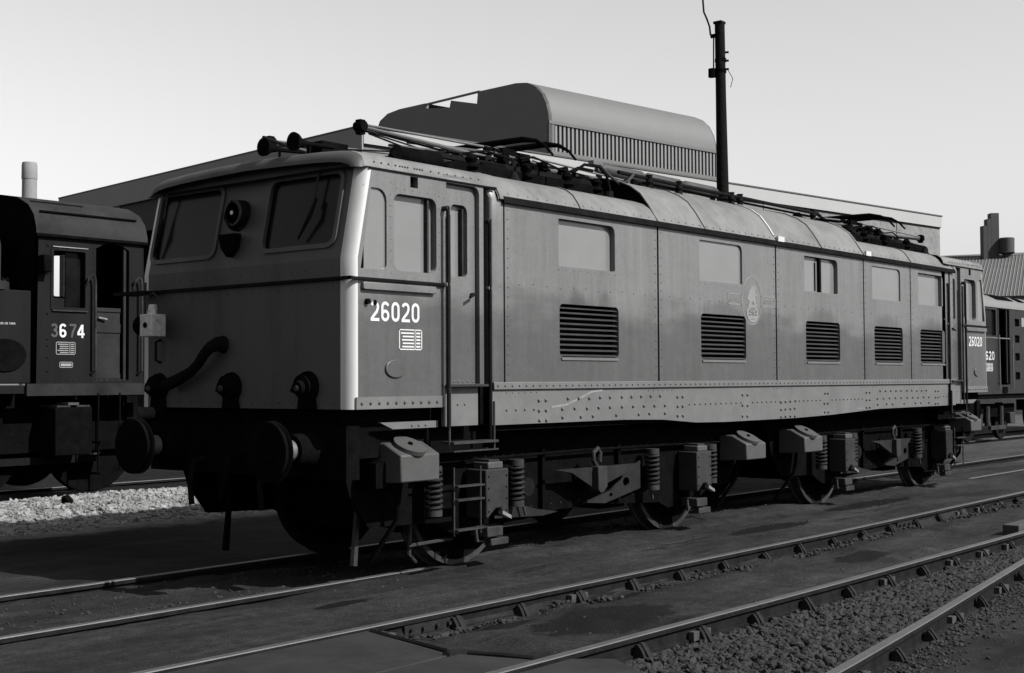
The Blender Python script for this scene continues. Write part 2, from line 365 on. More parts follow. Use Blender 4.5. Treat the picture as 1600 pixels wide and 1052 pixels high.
def ground_material():
    m = bpy.data.materials.new('oily_cinder_ground'); m.use_nodes = True
    t = m.node_tree; N = t.nodes; L = t.links; b = N['Principled BSDF']
    tc = N.new('ShaderNodeTexCoord'); P = tc.outputs['Object']
    def nz(scale, det=10, rg=0.65, sc=None):
        n = N.new('ShaderNodeTexNoise'); n.inputs['Scale'].default_value = scale; n.inputs['Detail'].default_value = det; n.inputs['Roughness'].default_value = rg
        if sc:
            mp = N.new('ShaderNodeMapping'); mp.inputs['Scale'].default_value = sc; L.new(P, mp.inputs[0]); L.new(mp.outputs[0], n.inputs[0])
        else: L.new(P, n.inputs[0])
        return n.outputs['Fac']
    def mr(x, a, b_, c, d):
        r_ = N.new('ShaderNodeMapRange'); r_.inputs[1].default_value = a; r_.inputs[2].default_value = b_; r_.inputs[3].default_value = c; r_.inputs[4].default_value = d
        L.new(x, r_.inputs[0]); return r_.outputs[0]
    def mth(op, a, b_=None):
        n = N.new('ShaderNodeMath'); n.operation = op
        for i, v in enumerate((a, b_)):
            if v is None: continue
            if isinstance(v, (int, float)): n.inputs[i].default_value = v
            else: L.new(v, n.inputs[i])
        return n.outputs[0]
    sep = N.new('ShaderNodeSeparateXYZ'); L.new(P, sep.inputs[0])
    big = mr(nz(0.9, 8, 0.6, (0.45, 1.3, 1)), 0.33, 0.67, 0.42, 1.5)
    mid = mr(nz(7, 12, 0.7), 0.3, 0.7, 0.55, 1.45)
    fine = mr(nz(55, 5, 0.65), 0.3, 0.7, 0.65, 1.35)
    shade_mask = mth('MULTIPLY', mth('MULTIPLY', mr(sep.outputs[1], 0.95, 1.5, 0, 1), mr(sep.outputs[1], 6.0, 5.2, 0, 1)), mth('MULTIPLY', mr(sep.outputs[0], -0.6, 0.8, 0, 1), mr(sep.outputs[0], 14.6, 13.6, 0, 1)))
    shade_mask2 = mth('MULTIPLY', mr(sep.outputs[1], 7.5, 7.8, 0, 1), mr(sep.outputs[0], 16, 10, 0, 1) if False else mr(sep.outputs[0], 10, 14, 1, 0))  # second painted shade area, beneath and behind the shunter
    shade_mask = mth('MAXIMUM', shade_mask, shade_mask2)
    stand = mr(shade_mask, 0, 1, 1.0, 0.15)      # shade painted into the ground colour where locomotives stand
    streaks = mr(nz(3.2, 8, 0.65, (0.22, 1.5, 1)), 0.35, 0.65, 0.72, 1.22)
    specks = N.new('ShaderNodeTexVoronoi'); specks.inputs['Scale'].default_value = 26; L.new(P, specks.inputs['Vector'])
    spk = mr(specks.outputs['Distance'], 0.05, 0.12, 2.2, 1.0)
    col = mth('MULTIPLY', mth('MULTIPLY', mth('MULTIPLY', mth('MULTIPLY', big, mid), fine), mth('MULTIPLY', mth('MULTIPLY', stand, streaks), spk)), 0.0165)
    # dark oil patches
    oil = mr(nz(1.7, 10, 0.75, (0.42, 1.5, 1)), 0.545, 0.63, 0.0, 1.0)
    # puddles between the front track's rails (ellipses broken by noise)
    wob = mr(nz(6, 6, 0.7), 0, 1, -0.55, 0.55)
    pud = None
    for cx, cy, rx, ry in ((0.78, -1.80, 0.72, 0.40), (5.05, -1.82, 0.50, 0.22), (-0.2, -0.1, 0.3, 0.08), (0.2, -1.35, .35, .10), (1.9, -1.25, .4, .08), (2.2, -2.35, .35, .10), (6.2, -.2, .9, .16), (9.5, .1, 1.3, .2)):
        dx = mth('DIVIDE', mth('SUBTRACT', sep.outputs[0], cx), rx); dy = mth('DIVIDE', mth('SUBTRACT', sep.outputs[1], cy), ry)
        d = mth('ADD', mth('SQRT', mth('ADD', mth('MULTIPLY', dx, dx), mth('MULTIPLY', dy, dy))), wob)
        k = mr(d, 0.85, 1.05, 1, 0)
        pud = k if pud is None else mth('MAXIMUM', pud, k)
    wet = mth('MAXIMUM', mth('MULTIPLY', oil, 0.75), pud)
    # bright ballast ground by the shunter (a different stone, lying beyond y = 6)
    isb = mth('MULTIPLY', mth('MULTIPLY', mr(mth('ADD', sep.outputs[1], mth('MULTIPLY', wob, 0.6)), 5.6, 6.2, 0, 1), mr(mth('ADD', sep.outputs[1], mth('MULTIPLY', wob, 0.3)), 7.45, 7.65, 1, 0)), mr(sep.outputs[0], 14, 24, 1, 0))
    pale = mth('MULTIPLY', mth('MULTIPLY', mid, fine), 0.14)
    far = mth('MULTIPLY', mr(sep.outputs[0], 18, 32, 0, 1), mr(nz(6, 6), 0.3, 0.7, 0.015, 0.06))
    mx = N.new('ShaderNodeMix'); mx.data_type = 'FLOAT'; L.new(wet, mx.inputs[0]); L.new(col, mx.inputs[2]); mx.inputs[3].default_value = 0.0028
    mx2 = N.new('ShaderNodeMix'); mx2.data_type = 'FLOAT'; L.new(isb, mx2.inputs[0]); L.new(mx.outputs[0], mx2.inputs[2]); L.new(pale, mx2.inputs[3])
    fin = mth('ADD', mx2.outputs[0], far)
    cc = N.new('ShaderNodeCombineColor')
    for i in range(3): L.new(fin, cc.inputs[i])
    L.new(cc.outputs[0], b.inputs['Base Color'])
    L.new(mr(wet, 0, 1, 0.9, 0.65), b.inputs['Roughness'])
    b.inputs['Specular IOR Level'].default_value = 0.12
    h = mth('ADD', mth('MULTIPLY', nz(28, 8, 0.7), 1.0), mth('MULTIPLY', nz(110, 3, 0.6), 0.45))
    bp = N.new('ShaderNodeBump'); bp.inputs['Strength'].default_value = 0.85; bp.inputs['Distance'].default_value = 0.03
    L.new(h, bp.inputs['Height']); L.new(bp.outputs[0], b.inputs['Normal'])
    return m
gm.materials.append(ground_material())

# ------------------------------------------------------------------ loose stones (stuff)
def stone_field(name, m, pts, smin, smax, kind='stuff', flat=0.6):
    base = []
    for q in range(6):
        bm = bmesh.new(); bmesh.ops.create_icosphere(bm, subdivisions=1, radius=1)
        for v in bm.verts:
            v.co *= 0.60 + 0.62*random.random()
        bm.verts.ensure_lookup_table()
        base.append((np.array([v.co[:] for v in bm.verts]), [tuple(x.index for x in f.verts) for f in bm.faces])); bm.free()
    vs = []; fs = []; k = 0
    for (x, y, z) in pts:
        bv, bf = random.choice(base); s = random.uniform(smin, smax)
        a = random.uniform(0, 6.28); t = random.uniform(-1.1, 1.1)
        rot = np.array(Matrix.Rotation(a, 3, 'Z') @ Matrix.Rotation(t, 3, 'X') @ Matrix.Diagonal((s, s*random.uniform(0.6, 0.9), s*flat*random.uniform(0.7, 1.1))))
        q = bv @ rot.T + np.array((x, y, z+s*0.25)); vs.append(q)
        fs += [(a_+k, b_+k, c_+k) for a_, b_, c_ in bf]; k += len(bv)
    me = bpy.data.meshes.new(name); me.from_pydata(np.concatenate(vs).tolist(), [], fs); me.materials.append(m)
    o = bpy.data.objects.new(name, me); COL.objects.link(o); o['kind'] = kind
    return o
pts = []
while len(pts) < 11000:
    x = random.uniform(-1.2, 8.6); y = random.uniform(r4y(x)+0.06, r3y(x)-0.06)
    if y < r3y(x) - 0.9 + 0.0 and x < -0.95: continue
    if x < -0.6 - 0.35*(-(y+2.6)) : continue
    pts.append((x, y, ground_h(x, y)+0.012*random.random()))
stone_field('ballast', STONE, pts, 0.018, 0.046, flat=0.75)
pts = []
while len(pts) < 1500:
    x = random.uniform(-0.8, 6); y = r4y(x) - 0.08 - abs(random.gauss(0, 0.16)); pts.append((x, y, ground_h(x, y)))
while len(pts) < 2600:
    x = random.uniform(-0.6, 14); y = r2y(x) - 0.07 - abs(random.gauss(0, 0.10)); pts.append((x, y, ground_h(x, y)-0.01))
while len(pts) < 3300:
    x = random.uniform(-0.6, 14); y = random.uniform(-2.5, 0.5); pts.append((x, y, ground_h(x, y)-0.008))
stone_field('loose_cinders', STONE, pts, 0.006, 0.022)
pts = []
while len(pts) < 7500:
    x = random.uniform(-0.6, 8.0); y = random.uniform(6.05, 7.45)
    if random.random() > 0.35 + 0.65*sst(6.0, 6.6, y): continue
    pts.append((x, y, ground_h(x, y)-0.004))
pts2 = []
for k_ in range(46):
    x0_ = random.uniform(-.7, 13); n_ = random.randint(6, 26)
    for q_ in range(n_):
        x = x0_+random.gauss(0, .10); y = r2y(x)-.10-abs(random.gauss(0, .07)); pts2.append((x, y, ground_h(x, y)-.004+abs(random.gauss(0, .012))))
stone_field('dirt_clods', STONE, pts2, 0.012, 0.034)
stone_field('white_ballast', STONEW, pts, 0.015, 0.05)
pts = []
while len(pts) < 1500:
    x = random.uniform(-3.0, 8.0); y = random.uniform(0.7, 2.0); pts.append((x, y, ground_h(x, y)-0.005))
stone_field('four_foot_cinders', STONE, pts, 0.008, 0.025)

# ------------------------------------------------------------------ tracks
def rail_mesh(path, parent):
    prof = [(-.034,-.006),(-.030,0),(.030,0),(.034,-.006),(.034,-.035),(.009,-.050),(.009,-.115),(.030,-.125),(.030,-.15),(-.030,-.15),(-.030,-.125),(-.009,-.115),(-.009,-.050),(-.034,-.035)]
    b = MB(); rows = [[(x, y+q, z0+v) for q, v in prof] for x, y, z0 in path]
    n = len(prof)
    for i in range(len(rows)-1):
        for k in range(n):
            b.add([rows[i][k], rows[i][(k+1) % n], rows[i+1][(k+1) % n], rows[i+1][k]], [(0, 1, 2, 3)], 1 if k in (0, 1, 2) else 0)
    return b.build('rail', [RAILS, RAILT], parent, ang=30)
cb = MB()
cb.box((-.09, -.20, -.205), (.09, .20, -.165))
for s in (-1, 1):
    cb.prism([(.035, -.045), (.055, -.04), (.085, -.075), (.125, -.155), (.125, -.17), (.012, -.17), (.012, -.12), (.035, -.06)], lambda u, v, w_, s=s: (w_, s*u, v), -.045, .045)
    cb.prism([(.04, -.035), (.062, -.032), (.10, -.08), (.155, -.16), (.012, -.165), (.035, -.06)], lambda u, v, w_, s=s: (w_, s*u, v), -.016, .016)
    for dx in (-.05, .05):
        cb.tube([(dx, s*.165, -.17), (dx, s*.165, -.135)], .017, 6)
chair_mesh = None
def track(label, rails, x0, x1, group=None, zc=0.0, chairs=(0, 1), sleepers=True, pitch=0.74, name='railway_track'):
    global chair_mesh
    t = thing(name, label, 'railway track', (x0, float(rails[0](x0)), 0), group)
    for fn in rails:
        xs_ = np.arange(x0, x1+0.01, 0.5); rail_mesh([(float(x), float(fn(x)), zc) for x in xs_], t)
    org = Vector(t.location); k = 0
    x = x0 + 0.3
    while x < x1:
        if x > -1.2 or not sleepers:
            for i, fn in enumerate(rails):
                if i not in chairs: continue
                y = float(fn(x))
                if chair_mesh is None:
                    c = cb.build('rail_chair', CHAIR, None, at=(0, 0, 0), bevel=0); chair_mesh = c.data; 
                    c.parent = t
                else:
                    c = bpy.data.objects.new('rail_chair', chair_mesh); COL.objects.link(c); c.parent = t
                c.location = Vector((x, y, zc-random.uniform(0, .012))) - org; c.scale = (random.uniform(.85, 1.15), random.uniform(.9, 1.05), 1)
                c.rotation_euler = (0, 0, math.atan2(float(fn(x+.2)-fn(x-.2)), .4) + random.uniform(-.02, .02))
                if random.random() < .4:
                    kx = random.uniform(-.02, .03); kb = MB(); kb.box((x-.11+kx, y-.062, zc-.125), (x+.11+kx, y-.020, zc-.065)); kb.build('rail_key', WOOD, t)
            if sleepers:
                ya = float(min(rails[0](x), rails[1](x)))-0.45; yb = float(max(rails[0](x), rails[1](x)))+0.45
                MB().box((x-.125, ya, zc-.33), (x+.125, yb, zc-.196)).build('sleeper', WOOD, t)
        x += pitch + random.uniform(-.02, .02)
    return t
track('running line under the electric locomotive, rails nearly flush with the oily ground', [lambda x: 0.60, lambda x: 2.14], -14, 60, chairs=(), sleepers=False)
tr2 = track('front bullhead track with cinders and dark puddles between its rails', [r2y, r3y], -4, 22)
tr3 = track('diverging track with coarse ballast, its worn rail crossing the lower right corner', [r4y, lambda x: r4y(x)-1.52], -3.9, 9.4)
track('track beneath the dark shunter beyond the white ballast', [lambda x: 8.15, lambda x: 9.65], -20, 30, zc=0.15, chairs=(), sleepers=False)
track('track beneath the second locomotive at the far right', [lambda x: 5.1, lambda x: 6.6], 14, 70, zc=0.02, chairs=(), sleepers=False)
# fishplates on the two rail joints
for (x, fn, par) in ((-0.25, r2y, tr2), (7.95, r2y, tr2)):
    y = float(fn(x)); b = MB(); b.box((x-.25, y-.032, -.115), (x+.25, y-.012, -.045))
    for q in (-.19, -.07, .07, .19): b.tube([(x+q, y-.03, -.08), (x+q, y-.055, -.08)], .016, 6)
    b.build('fishplate', CHAIR, par)

# crossing slabs (lie flush between the rails)
def slab(label, pl, z=-0.008, th=0.10):
    b = MB(); b.prism(pl, lambda u, v, w_: (u, v, w_), z-th, z)
    o = b.build('crossing_slab', SLAB, None, at=(pl[0][0], pl[0][1], z-th), bevel=0.008)
    tag(o, label, 'paving slab', 'crossing slabs laid between the front rails')
slab('crossing slab beside the second rail, dark kerb at its right end', [(-4.5, -1.075), (-0.90, -1.08), (-1.12, -2.02), (-4.5, -2.02)])
slab('narrower crossing slab against the third rail, right of the long joint line', [(-4.5, -2.05), (-1.08, -2.05), (-0.93, -2.52), (-4.5, -2.51)])
slab('crossing slab ending at the coarse ballast beyond the third rail', [(-4.5, -2.62), (-0.78, -2.655), (-0.62, -2.86), (-1.35, -4.05), (-4.5, -4.2)])
b = MB(); b.tube([(-0.88, -1.10, -0.02), (-0.95, -1.45, -0.02), (-1.08, -1.95, -0.012), (-1.16, -2.02, -0.01)], .022, 6)
o = b.build('bent_iron_strip', DARKM, None, at=(-1.0, -1.5, -.04)); tag(o, 'bent black iron strip edging the crossing slab left of the puddle', 'iron strip', 'iron strips at the slab ends')
b = MB(); b.tube([(-1.05, -2.09, -0.008), (-0.98, -2.3, -0.008), (-0.93, -2.5, -0.01)], .022, 6)
o = b.build('bent_iron_strip', DARKM, None, at=(-1.0, -2.3, -.04)); tag(o, 'straight black iron strip touching the third rail', 'iron strip', 'iron strips at the slab ends')
b = MB(); b.box((7.65, -2.44, -.115), (8.5, -2.26, 0.02)); o = b.build('timber_block', WOOD, None, at=(8, -2.35, -.115), bevel=.008)
tag(o, 'black timber block lying by the third rail at the right edge', 'timber block')
bm = bmesh.new(); bmesh.ops.create_icosphere(bm, subdivisions=2, radius=.075)
for v in bm.verts: v.co *= 0.8+0.4*noise.noise(v.co*14)+.1; v.co.z *= .8
me = bpy.data.meshes.new('dark_boulder'); bm.to_mesh(me); bm.free(); me.materials.append(BLACK)
o = bpy.data.objects.new('dark_boulder', me); COL.objects.link(o); o.location = (1.9, 6.85, ground_h(1.9, 6.85)+.045); tag(o, 'single dark lump lying on the white ballast below the shunter', 'stone')

# ================================================================== MAIN LOCOMOTIVE
W = 2.70; L_ = 13.63
LOCO = thing('electric_locomotive', 'long dark electric locomotive numbered 26020 with white cab corners and pantographs', 'locomotive', (6.8, 1.35, 0))
ZB, ZW, ZL, ZT = 1.41, 2.42, 2.58, 3.30; KT = 0.15/0.72
def mside(u, v, w_): return (u, w_, v)
def moff(v): return max(0.0, (v-ZL))*KT
def mfront(u, v, w_): return (w_ + moff(v), u, v)
def mback(u, v, w_): return (L_ - w_ - moff(v), u, v)

# -- cab: side plates, ends, corners (near end e=0, far end e=1)
def mirx(fn, e):
    if not e: return fn
    return lambda u, v, w_: (L_ - fn(u, v, w_)[0],) + tuple(fn(u, v, w_)[1:])
W0 = [(.10, 2.50)] + rr(.17, 2.50, .385, 3.14, (.0, .05, .09, .0))[1:-1] + [(.215, 3.14)]; W1 = rr(.465, 2.505, .965, 3.12, .07); VENT = [(.655, 3.185), (.745, 3.185), (.745, 3.275), (.655, 3.275)]
for e in (0, 1):
    ms = mirx(mside, e)
    part_name = 'cab_side'
    b = MB(); b.plate([(.07, ZB), (1.055, ZB), (1.055, ZT), (.22, ZT), (.07, ZL)], [W0, W1, VENT], ms, hd=.055, rim=.03)
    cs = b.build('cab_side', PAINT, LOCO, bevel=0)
    b = MB(); b.prism(rr(.15, 2.48, .40, 3.16, 0), ms, .018, .03); b.build('pane', PANEW, cs)
    b = MB(); b.prism(rr(.45, 2.48, .98, 3.14, 0), ms, .056, .066); b.build('pane', PANEW, cs)
    b = MB(); b.prism(rr(.875, 2.51, .895, 3.11, 0), ms, .02, .055); b.build('window_runner', GREYM, cs)
    b = MB(); b.prism(rr(.64, 3.17, .76, 3.29, 0), ms, .05, .06); b.build('vent_box', BLACK, cs)
    b = MB(); b.prism(rr(.10, 2.335, .93, 2.395, .01, 1), ms, -.035, 0.0); b.build('drip_ledge', PAINT, cs, bevel=.006)
    # lower edge strip with rivets
    b = MB(); b.prism([(.045, ZB), (1.03, ZB), (1.03, ZB+.095), (.045, ZB+.095)], ms, -.010, .0)
    st = b.build('edge_strip', VAL, cs)
    b = MB()
    sx = -1 if e else 1
    for k in range(10): b.rivet(ms(.10+k*.095, ZB+.045, -.010), (0, -1, 0), .016, .014)
    for (u, v) in [(.43, z) for z in np.arange(2.48, 3.22, .09)] + [(1.0, z) for z in np.arange(2.45, 3.2, .1)] + [(x, 3.16) for x in np.arange(.5, 1.0, .09)]:
        b.rivet(ms(u, v, 0), (0, -1, 0), .007, .005)
    b.build('rivets', PAINT, cs, kind='stuff')
    # low step skirt and frame below the cab side
    b = MB(); b.prism([(.10, 1.25), (.55, 1.25), (.45, 1.30), (.10, 1.40)][::-1] if 0 else [(.50, 1.245), (1.03, 1.245), (1.03, 1.30), (.36, 1.30)], ms, .05, .08); sk = b.build('skirt', VAL, cs)
    b = MB(); b.prism([(.05, 1.30), (1.05, 1.30), (1.05, 1.41), (.05, 1.41)], ms, .14, .17); b.build('underframe', BLACK, cs)
    b = MB()
    for u in (.72, .80, .88): b.rivet(ms(u, 1.27, .05), (0, -1, 0), .014, .012)
    b.build('rivets', VAL, sk, kind='stuff')
    # works plate and lamp iron
    b = MB(); b.prism([(.475+.115*math.cos(t), 1.725+.072*math.sin(t)) for t in np.linspace(0, 2*math.pi, 28, False)], ms, -.016, 0); b.build('works_plate', PAINT, cs, bevel=.004)
    # corner posts
    rows = []
    for z in (ZB, 1.9, ZW, ZL, 2.9, ZT+.02):
        o_ = moff(z)
        rows.append([(o_+.05*(1-math.sin(a)) if 0 else o_+.07*(1-math.cos(a)), .12*(1-math.sin(a)), z) for a in [R(k) for k in range(0, 91, 10)]])
    rows = [[(x if not e else L_-x, y, z) for x, y, z in [(o0, y0, z0) for (o0, y0, z0) in rw]] for rw in rows]
    b = MB(); b.strip(rows); b.build('corner_post', WHITE, LOCO, ang=60)
    rows2 = [[(x, W-y, z) for x, y, z in rw] for rw in rows]; b = MB(); b.strip(rows2); b.build('corner_post', WHITE, LOCO, ang=60)
    # front end plates
    mf = mirx(mfront, e)
    top = [(y, 3.36+.06*math.sin(math.pi*y/W)) for y in np.linspace(2.58, .12, 9)]
    WA = rr(.225, 2.70, 1.075, 3.275, .07); WB = rr(1.70, 2.70, 2.56, 3.285, .07)
    b = MB(); b.plate([(.12, ZL), (2.58, ZL)] + [(u, v) for u, v in top], [WA, WB], mf, hd=.03, rim=0)
    b.plate([(.12, ZB), (2.58, ZB), (2.58, ZL), (.12, ZL)], [], mf, rim=.0)
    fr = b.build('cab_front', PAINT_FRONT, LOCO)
    for (ua, ub, tz) in ((.225, 1.075, 3.275), (1.70, 2.56, 3.285)):
        # rubber frame ring
        b = MB(); b.plate(rr(ua-.03, 2.67, ub+.03, tz+.03, .095), [rr(ua+.008, 2.708, ub-.008, tz-.008, .065)], lambda u, v, w_: mf(u, v, w_-.016), hd=.03, rim=.018)
        b.build('window_frame', PAINT_FRONT, fr)
        b = MB(); b.prism(rr(ua-.02, 2.68, ub+.02, tz+.02, .08), mf, .024, .034); b.build('windscreen', GLASS, fr)
    # inside blinds seen faintly through the glass are left to the glass reflection
    # waist rail
    b = MB(); b.box((-.03, -.02, ZW-.012), (0.0, W+.02, ZW+.014)); 
    if e: b.v = [(L_-x, y, z) for x, y, z in b.v]
    b.build('waist_rail', DARKM, fr)
    b = MB(); b.box((-.03, -.03, ZW-.012), (1.05, 0.0, ZW+.010))
    if e: b.v = [(L_-x, y, z) for x, y, z in b.v]
    b.build('waist_rail', DARKM, cs)
    # far cab side, plain
    b = MB(); b.plate([(.04, ZB), (1.6, ZB), (1.6, ZT), (.19, ZT), (.04, ZL)], [rr(.465, 2.505, .965, 3.12, .07)], lambda u, v, w_: (ms(u, v, w_)[0], W-w_, v), hd=.05)
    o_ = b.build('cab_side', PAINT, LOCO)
    b = MB(); b.prism(rr(.45, 2.48, .98, 3.14, 0), lambda u, v, w_: (ms(u, v, w_)[0], W-w_, v), .04, .05); b.build('pane', GLASS, o_)
    # door with its own window, recessed between posts
    b = MB(); b.plate(rr(1.09, 1.60, 1.50, 3.27, (.0, .0, .06, .0)), [rr(1.19, 2.50, 1.40, 3.11, (.03, .05, .06, .05))], lambda u, v, w_: ms(u, v, w_+.045), hd=.05, rim=.03)
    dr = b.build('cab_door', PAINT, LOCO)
    b = MB(); b.prism(rr(1.17, 2.48, 1.43, 3.13, 0), ms, .096, .105); b.build('pane', PANEW, dr)
    b = MB(); b.prism(rr(1.345, 2.51, 1.362, 3.08, 0), ms, .055, .094); b.build('window_runner', GREYM, dr)
    b = MB(); b.tube([ms(1.44, 2.36, .04), ms(1.44, 2.36, -.01), ms(1.36, 2.33, -.02)], .012, 8); b.build('door_handle', DARKM, dr)
    b = MB(); b.plate([(1.055, 1.585), (1.56, 1.585), (1.56, ZT+.04), (1.055, ZT+.04)], [rr(1.085, 1.60, 1.505, 3.275, (.0, .0, .065, .0))], ms, hd=.05, rim=.03)
    df = b.build('door_frame', PAINT, LOCO)
    b = MB()
    for z in np.arange(1.7, 3.3, .12): b.rivet(ms(1.065, z, 0), (0, -1, 0), .006, .005)
    b.build('rivets', PAINT, df, kind='stuff')
    b = MB(); b.prism([(1.07, 1.25), (1.50, 1.25), (1.50, 1.585), (1.07, 1.585)], ms, .02, .05); dk = b.build('door_skirt', VAL, LOCO)
    b = MB(); b.prism([(1.07, 1.578), (1.56, 1.578), (1.56, 1.597), (1.07, 1.597)], ms, -.05, .02); b.build('door_step', GREYM, dk)
    b = MB()
    for u, v in [(1.10+.06*k, 1.62) for k in range(7)]: b.rivet(ms(u, v, .045), (0, -1, 0), .011, .009)
    for u in (1.24, 1.33): b.rivet(ms(u, 1.43, .02), (0, -1, 0), .013, .012)
    b.build('rivets', VAL, dk, kind='stuff')
    # handrails by the door
    for (u, z0, z1, w_) in ((1.045, 1.24, 3.05, -.055), (1.62, 1.10, 3.0, -.02)):
        b = MB(); b.tube([ms(u, z1, .01), ms(u, z1, w_), ms(u, z1-.03, w_), ms(u, z0, w_)], .016, 8)
        hr = b.build('handrail', DARKM, LOCO)
        for z in (z1, 2.42):
            MB().tube([ms(u, z, .02), ms(u, z, w_-.006)], .022, 8).build('rail_bracket', GREYM if z > 2.5 else BRIGHT, hr)
    b = MB(); b.tube([ms(1.09, 3.0, -.03), ms(1.09, 1.25, -.03)], .012, 6); b.build('handrail', GREYM, LOCO)
    # stirrup step and ladder
    b = MB(); b.tube([ms(1.06, 1.30, -.05), ms(1.06, 1.07, -.05)], .011, 6); b.tube([ms(1.63, 1.45, -.05), ms(1.63, 1.05, -.05)], .011, 6)
    b.box(*[tuple(q) for q in (ms(1.06, 1.105, -.10), ms(1.63, 1.125, .03))]); b.box(*[tuple(q) for q in (ms(1.06, 1.04, .02), ms(1.63, 1.055, .035))])
    b.box(ms(1.06, 1.04, -.10), ms(1.63, 1.052, -.09))
    b.build('step_stirrup', GREYM, LOCO)
# number lettering
numerals('26020', .20, 2.095, .575, .158, mside, LETTER, LOCO)
numerals('26020', 12.84, 2.11, .57, .15, mside, LETTER, LOCO)
def data_panel(fn, u0, v0, u1, v1, parent, m=LETTER):
    b = MB(); t = .009
    for q in ((u0, v0, u1, v0+t), (u0, v1-t, u1, v1), (u0, v0, u0+t, v1), (u1-t, v0, u1, v1), (u0+(u1-u0)*.68, v0, u0+(u1-u0)*.68+t*.7, v1)):
        b.prism([(q[0], q[1]), (q[2], q[1]), (q[2], q[3]), (q[0], q[3])], fn, -.003, 0)
    h = (v1-v0-.03)/5
    for i in range(5):
        z = v0+.02+i*h; a = u0+.02+random.uniform(0, .05)*(u1-u0)*3
        b.prism([(a, z), (u0+(u1-u0)*.64, z), (u0+(u1-u0)*.64, z+h*.45), (a, z+h*.45)], fn, -.003, 0)
        a = u0+(u1-u0)*.74
        b.prism([(a, z), (u1-.02, z), (u1-.02, z+h*.5), (a, z+h*.5)], fn, -.003, 0)
    return b.build('data_panel', m, parent)
data_panel(mside, .52, 1.875, .785, 2.04, LOCO)
# missing paint chip beside the 2
MB().disc((.252, -.0045, 2.240), (0, -1, 0), .022, .001, 8).build('paint_chip', BLACK, LOCO)
MB().disc((.16, 0, 2.245), (0, -1, 0), .022, .03, 8).build('lamp_socket', BLACK, LOCO)

# -- body side panels with real openings
SEAM = [1.83, 4.285, 6.78, 9.157, 10.67, 12.25]
WIN = [(2.62, 2.675, 3.525, 3.115, .055), (5.09, 2.68, 6.00, 3.115, .022), (7.495, 2.685, 8.40, 3.11, .05), (9.42, 2.675, 10.33, 3.11, .018), (10.945, 2.665, 11.84, 3.11, .05)]
GRI = [(2.63, 1.84, 3.58, 2.33), (5.11, 1.84, 6.07, 2.33), (7.52, 1.84, 8.445, 2.325), (9.47, 1.84, 10.385, 2.318), (11.0, 1.84, 11.90, 2.315)]
for i in range(5):
    x0, x1 = SEAM[i]+.016, SEAM[i+1]-.016
    a, c, d, e_, dep = WIN[i]; g = GRI[i]
    b = MB(); 
    def ms2(u, v, w_): return (u, w_ , v)
    wh = rr(a, c, d, e_, (.02, .02, .07, .02)); gh = rr(g[0], g[1], g[2], g[3], .05)
    b.plate([(x0, 1.605), (x1, 1.605), (x1, 3.20), (x0, 3.20)], [wh, gh], ms2, hd=dep+.02, rim=.02)
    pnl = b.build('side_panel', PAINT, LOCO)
    if i == 2:
        m_ = (a+d)/2 + .005
        for (p0, p1) in ((a-.01, m_), (m_, d+.01)):
            b = MB(); b.prism([(p0, c-.01), (p1, c-.01), (p1, e_+.01), (p0, e_+.01)], mside, dep, dep+.01); b.build('pane', PANEW, pnl)
        MB().box((m_-.02, .012, c), (m_+.02, dep, e_)).build('window_bar', DARKM, pnl)
        MB().box((m_-.10, dep-.012, c+.02), (m_-.085, dep, e_-.06)).build('window_bar', DARKM, pnl)
    else:
        b = MB(); b.prism([(a-.01, c-.01), (d+.01, c-.01), (d+.01, e_+.01), (a-.01, e_+.01)], mside, dep, dep+.01); b.build('pane', PANEW, pnl)
    # louvres: ten inclined blades in front of a dark plenum
    b = MB(); b.prism([(g[0]-.02, g[1]-.02), (g[2]+.02, g[1]-.02), (g[2]+.02, g[3]+.02), (g[0]-.02, g[3]+.02)], mside, .12, .13); b.build('plenum', BLACK, pnl)
    n = 10; h = (g[3]-g[1])/n
    bl = MB(); zc = 0
    bl.add([(g[0]-.01, .012, 0), (g[2]+.01, .012, 0), (g[2]+.01, .040, .014), (g[0]-.01, .040, .014), (g[0]-.01, .012, -.004), (g[2]+.01, .012, -.004), (g[2]+.01, .040, .009), (g[0]-.01, .040, .009)],
           [(0,1,2,3),(7,6,5,4),(0,4,5,1),(2,6,7,3)])
    first = None
    for k in range(n):
        if first is None: first = bl.build('louvre_slat', SLATM, pnl); o_ = first
        else: o_ = first.copy(); COL.objects.link(o_); o_.parent = pnl
        o_.location = (0, 0, g[1]+.012+h*k+random.uniform(-.002, .002))
    MB().box((g[0]+.02, -.012, g[1]-.028), (g[2]-.02, 0, g[1]-.006)).build('grille_sill', VAL, pnl)
    # rivets along seams
    b = MB()
    for z in np.arange(1.68, 3.15, .085):
        b.rivet((x0+.04, 0, z), (0, -1, 0), .009, .008); b.rivet((x1-.035, 0, z), (0, -1, 0), .009, .008)
    for k in range(9): b.rivet((a+(d-a)*k/8, 0, c-.03), (0, -1, 0), .008 if i in (0, 3) else .005, .005)
    for x in np.arange(x0+.2, x1-.2, .2): b.rivet((x, 0, 2.48+.01*math.sin(x*9)), (0, -1, 0), .010, .007)
    b.build('rivets', PAINT, pnl, kind='stuff')
    # far side panel
    b = MB(); b.plate([(x0, 1.605), (x1, 1.605), (x1, 3.20), (x0, 3.20)], [rr(a, c, d, e_, .05), rr(g[0], g[1], g[2], g[3], .05)], lambda u, v, w_: (u, W-w_, v), hd=.05)
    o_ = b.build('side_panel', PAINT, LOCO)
    b = MB(); b.box((a-.02, W-.06, c-.02), (d+.02, W-.05, e_+.02)); b.build('pane', GLASS, o_)
    b = MB(); b.box((g[0]-.02, W-.10, g[1]-.02), (g[2]+.02, W-.09, g[3]+.02)); b.build('plenum', BLACK, o_)
